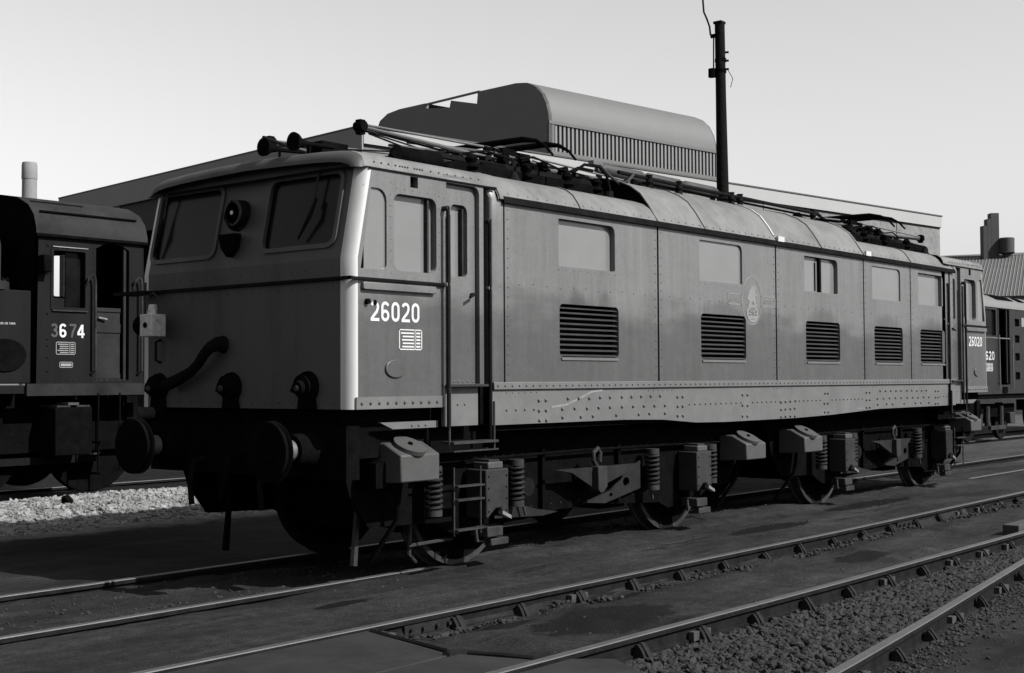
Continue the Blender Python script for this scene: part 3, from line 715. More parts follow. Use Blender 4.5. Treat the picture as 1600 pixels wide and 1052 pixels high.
# dark joints behind the seams, and an inner core that stops light
b = MB(); b.box((1.9, .16, 1.25), (12.2, W-.16, 3.42)); b.box((.24, .24, 1.45), (1.0, W-.24, 3.2)) if 0 else None
b.build('light_block_core', BLACK, LOCO)
for q in (((1.62, .11, 1.3), (1.9, W-.11, 3.28)), ((12.2, .11, 1.3), (12.32, W-.11, 3.28)), ((1.0, .14, 1.5), (1.62, W-.14, 3.3)), ((12.32, .14, 1.5), (12.7, W-.14, 3.3)), ((.3, .14, 1.40), (1.0, W-.14, 2.35)), ((12.7, .14, 1.40), (13.3, W-.14, 2.35))): MB().box(*q).build('bulkhead', BLACK, LOCO)
for x in SEAM: MB().box((x-.02, .012, 1.6), (x+.02, .02, 3.2)).build('seam_backing', BLACK, LOCO)
# leading pillar of the main body (bevelled, between doorway and first seam), and the trailing one
for e in (0, 1):
    ms = mirx(mside, e)
    b = MB()
    lo = 1.25
    # plan section: u,w ; extruded vertically
    sec = [(1.66, .10), (1.665, .02), (1.69, 0.0), (1.825, 0.0), (1.825, .05)]
    rows = [[ms(u, z, w_) for u, w_ in sec] for z in (lo if 0 else 1.60, 3.0, 3.20)]
    rows.append([ms(u-.03 if u < 1.8 else u, 3.30, w_+.035) for u, w_ in sec]); rows.append([ms(u-.06 if u < 1.8 else u, 3.40, w_+.11) for u, w_ in sec])
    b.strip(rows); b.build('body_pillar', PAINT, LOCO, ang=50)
    MB().box(ms(1.56, 1.25, .09), ms(1.67, 3.38, .11)).build('door_shadow_gap', BLACK, LOCO)
# rivet strip and fish-bellied valance
b = MB(); b.box((1.67, -.022, 1.548), (12.28, .0, 1.612)); rs_ = b.build('rivet_strip', VAL, LOCO, bevel=.004)
b = MB()
for x in np.arange(1.72, 12.26, .098): b.rivet((x, -.022, 1.582), (0, -1, 0), .0135, .012)
b.build('rivets', VAL, rs_, kind='stuff')
b = MB(); bot = [(1.67, 1.243), (3.66, 1.239), (4.35, 1.222), (5.0, 1.175), (5.6, 1.165), (7.2, 1.166), (8.2, 1.183), (8.9, 1.205), (9.6, 1.228), (12.28, 1.232)]
b.prism(bot + [(12.28, 1.546), (1.67, 1.546)], mside, 0, .03); va = b.build('valance', VAL, LOCO)
A = [(2.314,1.448),(2.416,1.449),(2.317,1.357),(2.418,1.358),(2.321,1.27),(2.421,1.268),(2.748,1.461),(2.912,1.459),(3.083,1.459),(3.258,1.465),(3.422,1.463),(3.623,1.464),(3.789,1.465),(3.958,1.465),(4.131,1.466),(4.302,1.467),(2.661,1.366),(2.851,1.368),(3.047,1.364),(3.233,1.368),(3.421,1.368),(3.624,1.368),(3.815,1.369),(4.006,1.369),(4.197,1.368),(4.39,1.368),(2.664,1.289),(2.947,1.288),(3.139,1.289),(3.525,1.289),(3.913,1.288),(4.102,1.292),(4.389,1.289),(4.628,1.451),(4.728,1.452),(4.631,1.354),(4.728,1.353),(4.629,1.257),(4.731,1.255)]
Bq = [(5.974,1.457),(6.088,1.456),(5.972,1.342),(6.085,1.338),(5.969,1.221),(6.077,1.218),(8.004,1.452),(8.082,1.452),(7.983,1.331),(8.073,1.33),(7.992,1.223),(8.088,1.221),(6.864,1.191),(6.972,1.194),(7.092,1.194),(7.207,1.191),(6.866,1.276),(6.974,1.279),(7.094,1.281),(7.204,1.284),(6.868,1.362),(6.976,1.366),(7.096,1.369),(7.223,1.372)]
b = MB()
for u, v in A + [(13.92-u, v) for u, v in A] + Bq: b.rivet((u, 0, v), (0, -1, 0), .022, .020)
for x in [1.86, 1.989, 2.112, 2.244] + [12.05, 11.93, 11.80, 11.68] + list(np.arange(4.86, 5.95, .108)) + list(np.arange(6.2, 6.85, .108)) + list(np.arange(7.33, 7.95, .108)) + list(np.arange(8.2, 9.15, .108)): b.rivet((x, 0, 1.37), (0, -1, 0), .015, .014)
for x0_ in (1.86, 4.1, 6.7, 9.05): 
    for k in range(6): b.rivet((x0_+k*.085, 0, 1.52), (0, -1, 0), .009, .008)
b.build('rivets', VAL, va, kind='stuff')
b = MB(); rnd = random.Random(11)
for (pts_, t_) in (([(2.50, 1.385), (2.72, 1.40), (2.92, 1.455), (3.12, 1.515), (3.30, 1.53)], .018), ([(8.9, 1.24), (9.05, 1.25), (9.15, 1.235)], .01)):
    ribbon(b, pts_, t_, mside, w=-.0015)
b.build('scratch', mat('bare_scratch', .11, .6, var=.4, scale=20), va, fix=False)
MB().box((1.67, W, 1.24), (12.28, W+.02, 1.6)).build('valance', VAL, LOCO)
MB().box((1.70, .05, 1.19), (12.25, W-.05, 1.30)).build('underframe', BLACK, LOCO)
# crest: oval ring, side bars, lion
def ring2(cx, cz, rx, rz, t, n=36):
    b_ = MB(); o1 = [(cx+rx*math.cos(a), cz+rz*math.sin(a)) for a in np.linspace(0, 2*math.pi, n, False)]; i1 = [(cx+(rx-t)*math.cos(a), cz+(rz-t)*math.sin(a)) for a in np.linspace(0, 2*math.pi, n, False)]
    b_.plate(o1, [i1], lambda u, v, w_: (u, -.003+w_, v), hd=.002, rim=.002); return b_
b = ring2(6.205, 2.512, .225, .275, .012)
for (u0, u1) in ((5.675, 5.975), (6.435, 6.765)):
    t = .010
    for q in ((u0, 2.45, u1, 2.45+t), (u0, 2.575-t, u1, 2.575), (u0, 2.45, u0+t, 2.575), (u1-t, 2.45, u1, 2.575)):
        b.prism([(q[0], q[1]), (q[2], q[1]), (q[2], q[3]), (q[0], q[3])], mside, -.003, 0)
cr_ = b.build('crest_outline', CREST, LOCO)
b = ring2(6.22, 2.365, .13, .10, .03)
b.prism([(6.12, 2.30), (6.33, 2.31), (6.36, 2.345), (6.1, 2.335)], mside, -.004, 0)
for k in range(8):
    a = k*math.pi/4; b.prism([(6.22+.02*math.cos(a)-.006*math.sin(a), 2.365+.02*math.sin(a)+.006*math.cos(a)), (6.22+.11*math.cos(a)-.006*math.sin(a), 2.365+.08*math.sin(a)+.006*math.cos(a)), (6.22+.11*math.cos(a)+.006*math.sin(a), 2.365+.08*math.sin(a)-.006*math.cos(a)), (6.22+.02*math.cos(a)+.006*math.sin(a), 2.365+.02*math.sin(a)-.006*math.cos(a))], mside, -.0035, -.001)
b.prism([(6.12,2.44),(6.16,2.50),(6.10,2.53),(6.14,2.60),(6.20,2.66),(6.27,2.69),(6.31,2.65),(6.27,2.62),(6.33,2.57),(6.28,2.56),(6.30,2.49),(6.35,2.45),(6.27,2.44),(6.24,2.50),(6.20,2.50),(6.19,2.44)], mside, -.0035, 0)
b.build('crest_lion_and_wheel', CREST, cr_)
text_obj('crest_lettering', 'BRITISH', .045, .22, lambda u, v, w_: (5.715+u, w_, 2.49+v), CREST, cr_, w=-.003)
text_obj('crest_lettering', 'RAILWAYS', .045, .25, lambda u, v, w_: (6.475+u, w_, 2.49+v), CREST, cr_, w=-.003)

# -- roof
HI = [(-.018,3.20),(-.012,3.235),(.03,3.295),(.10,3.405),(.20,3.535),(.32,3.62),(.48,3.69),(.75,3.755),(1.05,3.79),(1.35,3.80)]
LO = [(-.018,3.20),(-.012,3.235),(.02,3.29),(.075,3.365),(.15,3.42),(.26,3.458),(.48,3.478),(.75,3.488),(1.05,3.495),(1.35,3.50)]
CB = [(-.004,3.30),(.004,3.335),(.03,3.385),(.075,3.412),(.15,3.434),(.26,3.448),(.48,3.462),(.75,3.472),(1.05,3.48),(1.35,3.485)]
def full(pf): return pf + [(W-y, z) for y, z in pf[-2::-1]]
def roof_sec(x0, x1, pf, name='roof_panel', m=ROOFP, ends=(0, 0)):
    b = MB(); P_ = full(pf); b.strip([[(x, y, z) for y, z in P_] for x in (x0, x1)])
    for x, f in ((x0, ends[0]), (x1, ends[1])):
        if f: b.add([(x, y, z) for y, z in P_], [tuple(range(len(P_)))])
    return b.build(name, m, LOCO, ang=40)
for a_, b_ in ((1.74, 2.95), (2.955, 4.285), (9.157, 10.67), (10.675, 12.32)): roof_sec(a_, b_, LO)
hi = [roof_sec(a_, b_, HI) for a_, b_ in ((4.29, 5.20), (5.205, 6.775), (6.785, 7.95), (7.955, 9.155))]
for x in (4.292, 9.15):
    P_ = full(HI); Q_ = full(LO); b = MB(); b.strip([[(x, y, z) for y, z in P_], [(x, y, min(z, 3.46)) for y, z in Q_]]); b.build('roof_end_plate', BLACK, LOCO)  # end faces coloured black to paint in their unlit tone
def roof_band(x, pf, wd, m, k0=0, k1=None):
    b = MB(); P_ = full(pf)[k0:k1]
    c = Vector((0, 1.35, 2.6)); out = []
    for y, z in P_:
        d = Vector((0, y-1.35, z-2.6)).normalized()*.012; out.append((y+d.y, z+d.z))
    b.strip([[(x-wd, y, z) for y, z in P_], [(x-wd, y, z) for y, z in out], [(x+wd, y, z) for y, z in out], [(x+wd, y, z) for y, z in P_]]); b.build('roof_seam', m, LOCO)
roof_band(1.78, LO, .03, ROOFP); roof_band(2.95, LO, .012, ROOFP); roof_band(4.285, HI, .025, ROOFP); roof_band(5.2, HI, .010, PANEW); roof_band(6.78, HI, .014, WHITE, 2, 8); roof_band(6.78, HI, .012, ROOFP, 7)
roof_band(7.95, HI, .008, ROOFP); roof_band(9.157, HI, .02, ROOFP, 0, 18); roof_band(9.157, HI, .021, WHITE, 3, 6); roof_band(10.67, LO, .012, ROOFP); roof_band(12.28, LO, .04, ROOFP)
# gutter with shadow line, roof rivets
b = MB(); b.box((1.80, -.035, 3.175), (12.27, -.016, 3.205)); b.box((1.80, -.030, 3.205), (12.27, -.012, 3.232)); b.build('gutter', DARKM, LOCO)
b = MB()
for x in np.arange(1.9, 12.2, .14): b.rivet((x, .010, 3.262), (0, -1, .5), .014, .014)
for x in (1.95, 2.9, 4.1): pass
b.build('rivets', ROOFP, LOCO, kind='stuff')
for x in (6.80, 9.19): MB().box((x-.02, -.04, 3.225), (x+.13, -.014, 3.285)).build('gutter_patch', WHITE, LOCO)
# cab roofs with rolled front edge
for e in (0, 1):
    P_ = full(CB); b = MB(); rows = []
    for t in range(0, 91, 15):
        a = R(t); x = .17 - .11*math.cos(a) ; dz = -.10*(1-math.sin(a))
        row = []
        for (y, z) in P_:
            zz = max(z+dz, 3.285); yy = y + (.03*(1-math.sin(a)) if y < 1.35 else -.03*(1-math.sin(a)))
            row.append((x, yy, zz))
        rows.append(row)
    lip = MB(); lip.strip(rows[:-1]); lip.add([(.062, .06, 3.30), (.062, W-.06, 3.30), (.20, W-.06, 3.30), (.20, .06, 3.30)], [(0, 1, 2, 3)])
    b.strip([rows[-2], rows[-1], [(1.60, y, z) for y, z in P_], [(1.76, y, z+.004) for y, z in P_]])
    if e:
        b.v = [(L_-x, y, z) for x, y, z in b.v]; lip.v = [(L_-x, y, z) for x, y, z in lip.v]
    cr = b.build('cab_roof', ROOFP, LOCO, ang=50)
    lip.build('roof_lip', PAINT_FRONT, cr, ang=60)  # darker paint puts the turned-away roll's shade into the colour
    b = MB(); ms = mirx(mside, e)
    for x in list(np.arange(.25, .5, .08)) + [.54, .57, .60, .63, .71, .74, .77, .80] + list(np.arange(.9, 1.6, .1)): b.rivet(ms(x, 3.345, .0), (0, -1, .3), .009, .008)
    b.build('rivets', ROOFP, cr, kind='stuff')
    MB().box(ms(.19, 3.285, -.012), ms(1.72, 3.298, .0)).build('gutter', DARKM, cr)
for u, z in ((2.37, 3.47),(12.0, 3.46)): MB().tube([(u, .32, 3.45), (u, .32, 3.55)], [.07, .02], 10).build('lifting_eye', DARKM, LOCO)
MB().tube([(3.85, .30, 3.46), (3.85, .30, 3.52)], .05, 10).build('lifting_eye', DARKM, LOCO)

# -- pantographs, folded flat
def pantograph(cx, s, label=None):
    X = lambda u: cx + s*u
    root = MB()
    for y in (.62, 2.08):
        root.box((X(-1.45), y-.03, 3.625), (X(1.15), y+.03, 3.668))
    for u in (-1.45, -.5, .35, 1.1): root.box((X(u)-.04, .60, 3.61), (X(u)+.04, 2.10, 3.67))
    f = root.build('pantograph_frame', DARKM, LOCO)
    for y in (.55, 2.15):
        b = MB(); b.prism([(-1.28, 3.50), (-1.34, 3.535), (-1.2, 3.60), (1.0, 3.60), (1.15, 3.55), (1.05, 3.50)], lambda u, v, w_, y=y: (X(u), y+w_, v), -.055, .055); b.build('base_beam', BLACK, f, bevel=.01)
    for u in (-1.15, .8):
        for y in (.62, 2.08):
            b = MB(); b.tube([(X(u), y, 3.49), (X(u), y, 3.52), (X(u), y, 3.54), (X(u), y, 3.57), (X(u), y, 3.60)], [.05, .085, .05, .085, .05], 12); b.build('insulator', BLACK, f)
    for u in (-.55, -.15, .35):
        for y in (.70, 2.0):
            MB().tube([(X(u), y-.03, 3.70), (X(u)+.001, y+.06, 3.70)], .05, 10).build('pivot_bearing', DARKM, f)
    # lower arms out to the knees, upper arms back to the head
    for y0, yk in ((.72, .75), (1.98, 1.92)):
        for sg, kx in ((-1, -2.15), (1, 1.95)):
            piv = X(.28*-sg*-1)
            zk = 3.80 if sg < 0 else 3.76
            MB().tube([(X(sg*.15), y0, 3.72), (X(kx), yk, zk)], [.026, .015], 8).build('lower_arm', PANTO, f)
            MB().tube([(X(sg*.15), y0+.10*(1 if y0 < 1.35 else -1), 3.70), (X(kx), yk, zk-.02)], .011, 6).build('brace_rod', GREYM, f)
            k = MB(); k.tube([(X(kx), yk-.05, zk), (X(kx), yk+.05, zk)], .045, 10); k.box((X(kx)-.03, yk-.03, zk-.07), (X(kx)+.03, yk+.03, zk+.055)); k.build('knee_joint', BLACK, f)
            MB().tube([(X(kx), yk, zk+.02), (X(-sg*.10), .95 if y0 < 1.35 else 1.75, 3.90)], [.010, .013], 8).build('upper_arm', BARG, f)
            MB().tube([(X(kx), yk, zk-.03), (X(kx*.25), 1.35, 3.84)], .008, 6).build('brace_rod', DARKM, f)
    # head: two collector pans with down-turned horns
    for u in (-.20, .16):
        pts = [(X(u), .18, 3.74), (X(u), .26, 3.83), (X(u), .38, 3.90), (X(u), .55, 3.93), (X(u), 1.35, 3.935), (X(u), 2.15, 3.93), (X(u), 2.32, 3.90), (X(u), 2.44, 3.83), (X(u), 2.52, 3.74)]
        b = MB(); b.tube(pts, [.012, .015, .02, .03, .032, .03, .02, .015, .012], 8); b.build('collector_pan', BLACK, f)
    for q in (.9, 1.8): b = MB(); b.tube([(X(-.35), q, 3.87), (X(.35), q, 3.87)], .022, 8); b.box((X(-.12), q-.04, 3.74), (X(.10), q+.08, 3.90)); b.build('head_cradle', BLACK, f)
    # raising springs and damper, small gear that clutters the frame
    for y in (1.0, 1.7):
        MB().tube([(X(-1.25), y, 3.70), (X(.75), y, 3.70)], .028, 8).build('raising_spring', GREYM, f)
    rnd = random.Random(3)
    for k in range(9):
        u = -1.0+.22*k; y = .66+.03*rnd.random(); MB().box((X(u)-.02, y-.04, 3.66), (X(u)+.01+.04*rnd.random(), y+.02, 3.69+.04*rnd.random())).build('frame_fitting', DARKM, f)
    for u_, ln_ in ((-1.62, .62), (-.62, .40), (.62, .30)):
        MB().tube([(X(u_-ln_/2), .60, 3.54), (X(u_-ln_/2+.06), .60, 3.57), (X(u_+ln_/2-.05), .60, 3.575), (X(u_+ln_/2), .60, 3.55)], [.035, .085, .09, .05], 14).build('air_reservoir', BLACK, f)
    for u_ in (-1.0, -.2, .45, .95):
        MB().tube([(X(u_), .50, 3.49), (X(u_), .50, 3.53), (X(u_), .50, 3.56), (X(u_), .50, 3.60), (X(u_), .50, 3.64), (X(u_), .50, 3.68)], [.07, .04, .07, .04, .06, .03], 12).build('insulator', BLACK, f)
    for y_ in (.82, 1.05):
        MB().tube([(X(-1.5), y_, 3.76), (X(-.3), y_, 3.82), (X(.9), y_, 3.78)], .014, 6).build('equaliser_rod', PANTO, f)
    for (a0_, a1_) in (((-1.3, .66, 3.68), (-.2, .95, 3.86)), ((-1.1, .70, 3.72), (.5, .70, 3.76)), ((-.6, .66, 3.68), (-.3, .80, 3.84)), ((.3, .66, 3.68), (.05, .90, 3.88)), ((-.9, 1.2, 3.70), (.9, 1.1, 3.80)), ((1.0, .66, 3.68), (.4, .9, 3.84)), ((-1.9, .9, 3.79), (-.4, 1.3, 3.74)), ((-1.4, .66, 3.64), (-1.75, 1.1, 3.55))):
        MB().tube([(X(a0_[0]), a0_[1], a0_[2]), (X(a1_[0]), a1_[1], a1_[2])], .009, 6).build('tie_rod', DARKM, f)
    for (u_, r_) in ((-.35, .05), (-.05, .07), (.25, .045), (.6, .035)):
        MB().tube([(X(u_), .62, 3.74), (X(u_)+.001, .72, 3.74)], r_, 12).build('pulley', BLACK, f)
    cb_ = [(X(-1.0), .60, 3.70), (X(-.7), .58, 3.76), (X(-.35), .56, 3.72), (X(0), .57, 3.79), (X(.45), .6, 3.73), (X(.9), .62, 3.72)]
    MB().tube(cb_, .010, 6).build('flexible_cable', RUBBER, f)
    return f
pantograph(2.98, 1)
pantograph(10.75, -1)
# horns
for x, y, z in ((.13, .78, 3.575), (.13, 1.15, 3.572)):
    MB().tube([(x-.03, y, z), (x, y, z), (x+.05, y, z), (x+.12, y, z), (x+.42, y, z+.01)], [.078, .072, .04, .022, .014], 18).build('horn', BLACK, LOCO)
    MB().tube([(x+.15, y, z), (x+.15, y, 3.45)], .014, 6).build('horn_bracket', BLACK, LOCO)
MB().box((.42, .78, 3.50), (.72, .98, 3.63)).build('horn_valve_box', BLACK, LOCO, bevel=.01)
MB().tube([(.12, 1.15, 3.64), (.13, 1.18, 3.66), (.9, 1.5, 3.66)], .015, 6).build('air_pipe', DARKM, LOCO)
# main roof bus gear between the pantographs
for i, (xa, xb) in enumerate(((4.65, 5.55), (5.56, 6.35), (6.36, 7.15))):
    MB().tube([(xa, 1.02, 3.905), (xa+.1, 1.02, 3.93), (xb-.06, 1.02, 3.925), (xb, 1.02, 3.91)], [.03, .068, .074, .066], 16).build('resistor_tube', TUBE, LOCO)
b = MB()
for x in (4.7, 5.5, 6.3, 7.1): b.tube([(x, 1.02, 3.78), (x, 1.02, 3.90)], .035, 8)
b.build('tube_stand', BLACK, LOCO)
MB().tube([(4.35, .52, 3.80), (5.4, .52, 3.795), (6.7, .50, 3.79), (8.9, .50, 3.785)], .022, 8).build('bus_bar', DARKM, LOCO)
MB().tube([(4.9, .58, 3.755), (8.9, .56, 3.75)], .014, 6).build('bus_bar', DARKM, LOCO)
for x in (4.9, 5.5, 6.65, 6.85, 8.75): MB().tube([(x, .50, 3.68), (x, .50, 3.72), (x, .50, 3.75), (x, .50, 3.79), (x, .50, 3.83)], [.045, .03, .045, .03, .04], 10).build('insulator', DARKM, LOCO)
# flexible cables that loop down at the well end
for pts, m in (([(3.55, .52, 3.70), (3.72, .50, 3.80), (3.95, .48, 3.80), (4.05, .46, 3.72), (4.08, .44, 3.56), (4.10, .42, 3.48)], RUBBER), ([(3.50, .60, 3.68), (3.75, .60, 3.78), (4.0, .60, 3.78)], RUBBER),
               ([(4.05, .55, 3.84), (4.15, .50, 3.74), (4.28, .46, 3.66), (4.42, .46, 3.70), (4.6, .5, 3.80)], GREYM), ([(4.10, .60, 3.86), (4.22, .55, 3.75), (4.35, .50, 3.68), (4.48, .50, 3.73), (4.66, .55, 3.81)], RUBBER)):
    MB().tube(pts, .016, 8).build('roof_cable', m, LOCO)
MB().box((3.95, .55, 3.84), (4.12, .62, 3.88)).build('cable_clamp', BARG, LOCO)
for u, z in ((9.2, 3.80), (9.35, 3.76)): MB().tube([(u-.25, .62, z+.05), (u, .62, z)], .02, 6).build('link_arm', DARKM, LOCO)

# -- front end fittings (near end)
FR = LOCO
b = MB(); b.tube([(.11, 1.43, 3.02), (.06, 1.43, 3.02), (.055, 1.42, 3.025), (.03, 1.41, 3.03), (.028, 1.40, 3.03), (-.01, 1.396, 3.034)], [.135, .132, .10, .098, .118, .112], 28); hl = b.build('marker_light', DARKM, LOCO)
b = MB(); b.tube([(-.010, 1.396, 3.034), (-.022, 1.396, 3.034), (-.022, 1.396, 3.034), (-.012, 1.396, 3.034)], [.112, .108, .088, .085], 28, cap=False); b.build('lamp_rim', GREYM, hl)
b = MB(); b.tube([(-.012, 1.396, 3.034), (-.02, 1.396, 3.034)], [.088, .05], 24); b.build('lens', GLASS, hl)
MB().tube([(-.02, 1.396, 3.034), (-.03, 1.396, 3.034)], .018, 10).build('lamp_boss', BRIGHT, hl)
MB().tube([(.056, 1.43, 3.02), (.05, 1.43, 3.02)], [.128, .120], 28).build('lamp_rim', GREYM, hl)
b = MB(); b.prism([(1.33, 2.86), (1.55, 2.86), (1.52, 2.74), (1.44, 2.66), (1.36, 2.74)], lambda u, v, w_: (w_, u, v), -.05, .03); b.build('light_bracket', BLACK, LOCO, bevel=.01)
for y in (2.41, 1.42, .485):
    b = MB(); b.tube([(0, y, 1.585), (-.03, y, 1.585), (-.035, y, 1.585), (-.075, y, 1.585), (-.08, y, 1.58), (-.12, y, 1.575)], [.125, .12, .10, .095, .06, .055], 24); js = b.build('jumper_socket', BLACK, LOCO)
    MB().tube([(-.12, y, 1.575), (-.135, y, 1.575)], [.03, .02], 12).build('socket_cap', GREYM, js)
    b = MB(); b.prism([(y-.10, 1.41), (y+.10, 1.41), (y+.08, 1.55), (y-.08, 1.55)], lambda u, v, w_: (w_, u, v), -.03, 0); b.build('socket_box', BLACK, js)
    b = MB(); b.tube([(-.03, y+.12, 1.60), (-.03, y+.16, 1.55)], .02, 6); b.build('latch', DARKM, js)
b = MB(); b.tube([(0, 1.53, 1.94), (-.07, 1.54, 1.94), (-.11, 1.57, 1.915), (-.11, 1.66, 1.85), (-.10, 1.74, 1.78), (-.10, 1.84, 1.715), (-.10, 1.97, 1.665), (-.10, 2.10, 1.625), (-.09, 2.20, 1.605)], [.075, .06, .048, .044, .042, .044, .048, .052, .055], 12); b.build('jumper_cable', RUBBER, LOCO)
b = MB()
for y in np.arange(.2, 2.6, .16): b.rivet((0, y, 2.36), (-1, 0, 0), .008, .006); b.rivet((0, y, 2.50), (-1, 0, 0), .008, .006); b.rivet((0, y, 1.46), (-1, 0, 0), .011, .009)
for z in np.arange(1.5, 2.36, .14): b.rivet((0, .17, z), (-1, 0, 0), .008, .006); b.rivet((0, 2.53, z), (-1, 0, 0), .008, .006)
b.build('rivets', PAINT_FRONT, LOCO, kind='stuff')
# wipers
for pts in ([(.13, .46, 3.39), (.10, .49, 3.22), (.065, .50, 3.02)], ):
    MB().tube(pts, .010, 6).build('wiper_arm', GREYM, LOCO)
MB().tube([(.075, .47, 3.08), (.03, .50, 2.94), (.012, .62, 2.76)], [.012, .02, .009], 6).build('wiper_blade', DARKM, LOCO)
MB().tube([(.10, 2.44, 3.30), (.07, 2.46, 3.05)], .010, 6).build('wiper_arm', GREYM, LOCO)
MB().tube([(.07, 2.46, 3.08), (.03, 2.48, 2.92), (.01, 2.52, 2.74)], [.012, .022, .009], 6).build('wiper_blade', DARKM, LOCO)
# projecting lamp shelf at the far front corner
MB().box((-.16, 2.42, ZW-.018), (0.05, 2.88, ZW+.008)).build('corner_shelf', DARKM, LOCO)
MB().tube([(-.12, 2.46, 2.50), (-.12, 2.46, 2.16)], .014, 6).build('lamp_iron', GREYM, LOCO)
b = MB(); b.tube([(0, 2.40, 2.0), (-.05, 2.40, 1.98), (-.05, 2.40, 1.82), (0, 2.40, 1.80)], .012, 6); b.build('grab_handle', DARKM, LOCO)

# oil lamp hanging on the front lamp iron
LP = thing('oil_lamp', 'small white oil lamp hung on the bracket at the locomotive front', 'lamp', (-.16, 2.30, 2.015))
b = MB(); b.box((-.24, 2.20, 2.02), (-.09, 2.37, 2.215)); b.build('lamp_body', LAMPW, LP, bevel=.008)
MB().tube([(-.165, 2.285, 2.215), (-.165, 2.285, 2.30)], [.05, .035], 10).build('lamp_chimney', LAMPW, LP)
MB().tube([(-.165, 2.37, 2.12), (-.165, 2.46, 2.12)], [.075, .085], 16).build('lamp_hood', BLACK, LP)
MB().tube([(-.242, 2.285, 2.12), (-.250, 2.285, 2.12)], .024, 12).build('lens', BLACK, LP)
b = MB(); b.tube([(-.165, 2.21, 2.21), (-.165, 2.21, 2.36), (-.165, 2.285, 2.40), (-.165, 2.36, 2.36), (-.165, 2.36, 2.21)], .007, 6); b.build('lamp_handle', GREYM, LP)

# -- bogies
def wheel(x, parent):
    b = MB(); prof = [(.50, .59), (.50, .635), (.605, .640), (.615, .668), (.64, .668), (.64, .59)]
    n = 40
    rows = [[(x+r_*math.cos(a), y, .637+r_*math.sin(a)) for a in np.linspace(0, 2*math.pi, n, False)] for y, r_ in prof]
    for side in (0, 1):
        rw = [[(q[0], q[1] if not side else 2.74-q[1], q[2]) for q in row] for row in rows]
        rw.append(rw[0]); bb = MB(); bb.strip(rw, close=True); t = bb.build('tyre', TYRE if not side else DARKM, parent, ang=30)
        yy = .515 if not side else 2.74-.515
        bb = MB(); bb.tube([(x, yy, .637), (x, yy+(.11 if not side else -.11), .637)], .592, 40); bb.build('wheel_disc', BLACK, t)
    MB().tube([(x, .55, .637), (x, 2.19, .637)], .09, 12).build('axle', BLACK, parent)
def sandbox(x0, x1, par, z0=.825, z1=1.04):
    b = MB()
    sec = [(-.07, z0), (-.07, z1), (.12, z1+.095), (.28, z1+.095), (.28, z0-.02)]
    b.prism(sec, lambda u, v, w_: (w_, u, v), x0, x1); o = b.build('sandbox', SANDB, par, bevel=.012)
    c = Vector(((x0+x1)/2-.03, .03, z1+.055)); n = Vector((0, -.447, .894)).normalized()
    MB().tube([c-n*.005, c+n*.030], .14*(x1-x0)/.45, 20).build('sandbox_lid', SANDB, o)
    MB().tube([c+n*.03, c+n*.045], .02, 8).build('lid_knob', BLACK, o)
    b = MB(); b.tube([((x0+x1)/2, .16, z0), ((x0+x1)/2, .20, .5), ((x0+x1)/2-.05, .45, .15)], .022, 8); b.build('sand_pipe', BLACK, o)
def spring(x, y, z0, z1, par, r=.062):
    pts = []; n = 7
    for k in range(n*10+1):
        a = 2*math.pi*k/10; pts.append((x+r*math.cos(a), y+r*math.sin(a), z0+.04+(z1-z0-.08)*k/(n*10)))
    MB().tube(pts, .016, 6).build('coil_spring', UNDER, par)
    MB().tube([(x, y, z1-.035), (x, y, z1+.02)], .07, 12).build('spring_cap', AXG, par)
    MB().tube([(x, y, z0), (x, y, z0+.05)], .07, 12).build('spring_seat', GREYM, par)
    MB().tube([(x, y, z0), (x, y, z1)], .03, 8).build('spring_rod', BLACK, par)
def axle_guard(x0, x1, par, lit=True):
    o = MB(); xm = (x0+x1)/2
    o.prism([(x0, .86), (x1, .86), (x1, .44), (xm+.09, .44), (xm+.05, .52), (xm-.02, .52), (x0+.02, .44), (x0, .44)], mside, .06, .30)
    g_ = o.build('axle_guard', AXG if lit else UNDER, par, bevel=.012)  # lit and shaded guards get lighter and darker plate colours
    MB().box((xm-.10, .08, .86), (xm+.10, .26, .92)).build('oil_box', SANDB, g_, bevel=.01)
    MB().box((xm-.07, .10, .92), (xm+.07, .24, .94)).build('oil_box_lid', GREYM, g_)
    b = MB(); b.add([(xm+.02, .02, .47), (xm+.14, .02, .42), (xm+.14, .07, .42), (xm+.02, .07, .47), (xm+.02, .02, .50), (xm+.14, .02, .45), (xm+.14, .07, .45), (xm+.02, .07, .50)], [(0,1,2,3),(4,5,6,7),(0,1,5,4),(1,2,6,5),(2,3,7,6),(3,0,4,7)]); b.build('wedge', BRIGHT, g_)
    b = MB(); b.box((xm-.09, .10, .27), (xm+.12, .30, .36)); b.build('axle_stay', GREYM, g_, bevel=.008)
    b = MB(); b.tube([(xm-.14, .2, .36), (xm-.12, .2, .24), (xm-.02, .2, .22), (xm+.02, .2, .34)], .02, 6); b.build('pull_rod', GREYM, g_)
    MB().box((xm-.02, .12, .19), (xm+.22, .20, .25)).build('stay_clamp', TYRE, g_, bevel=.006)
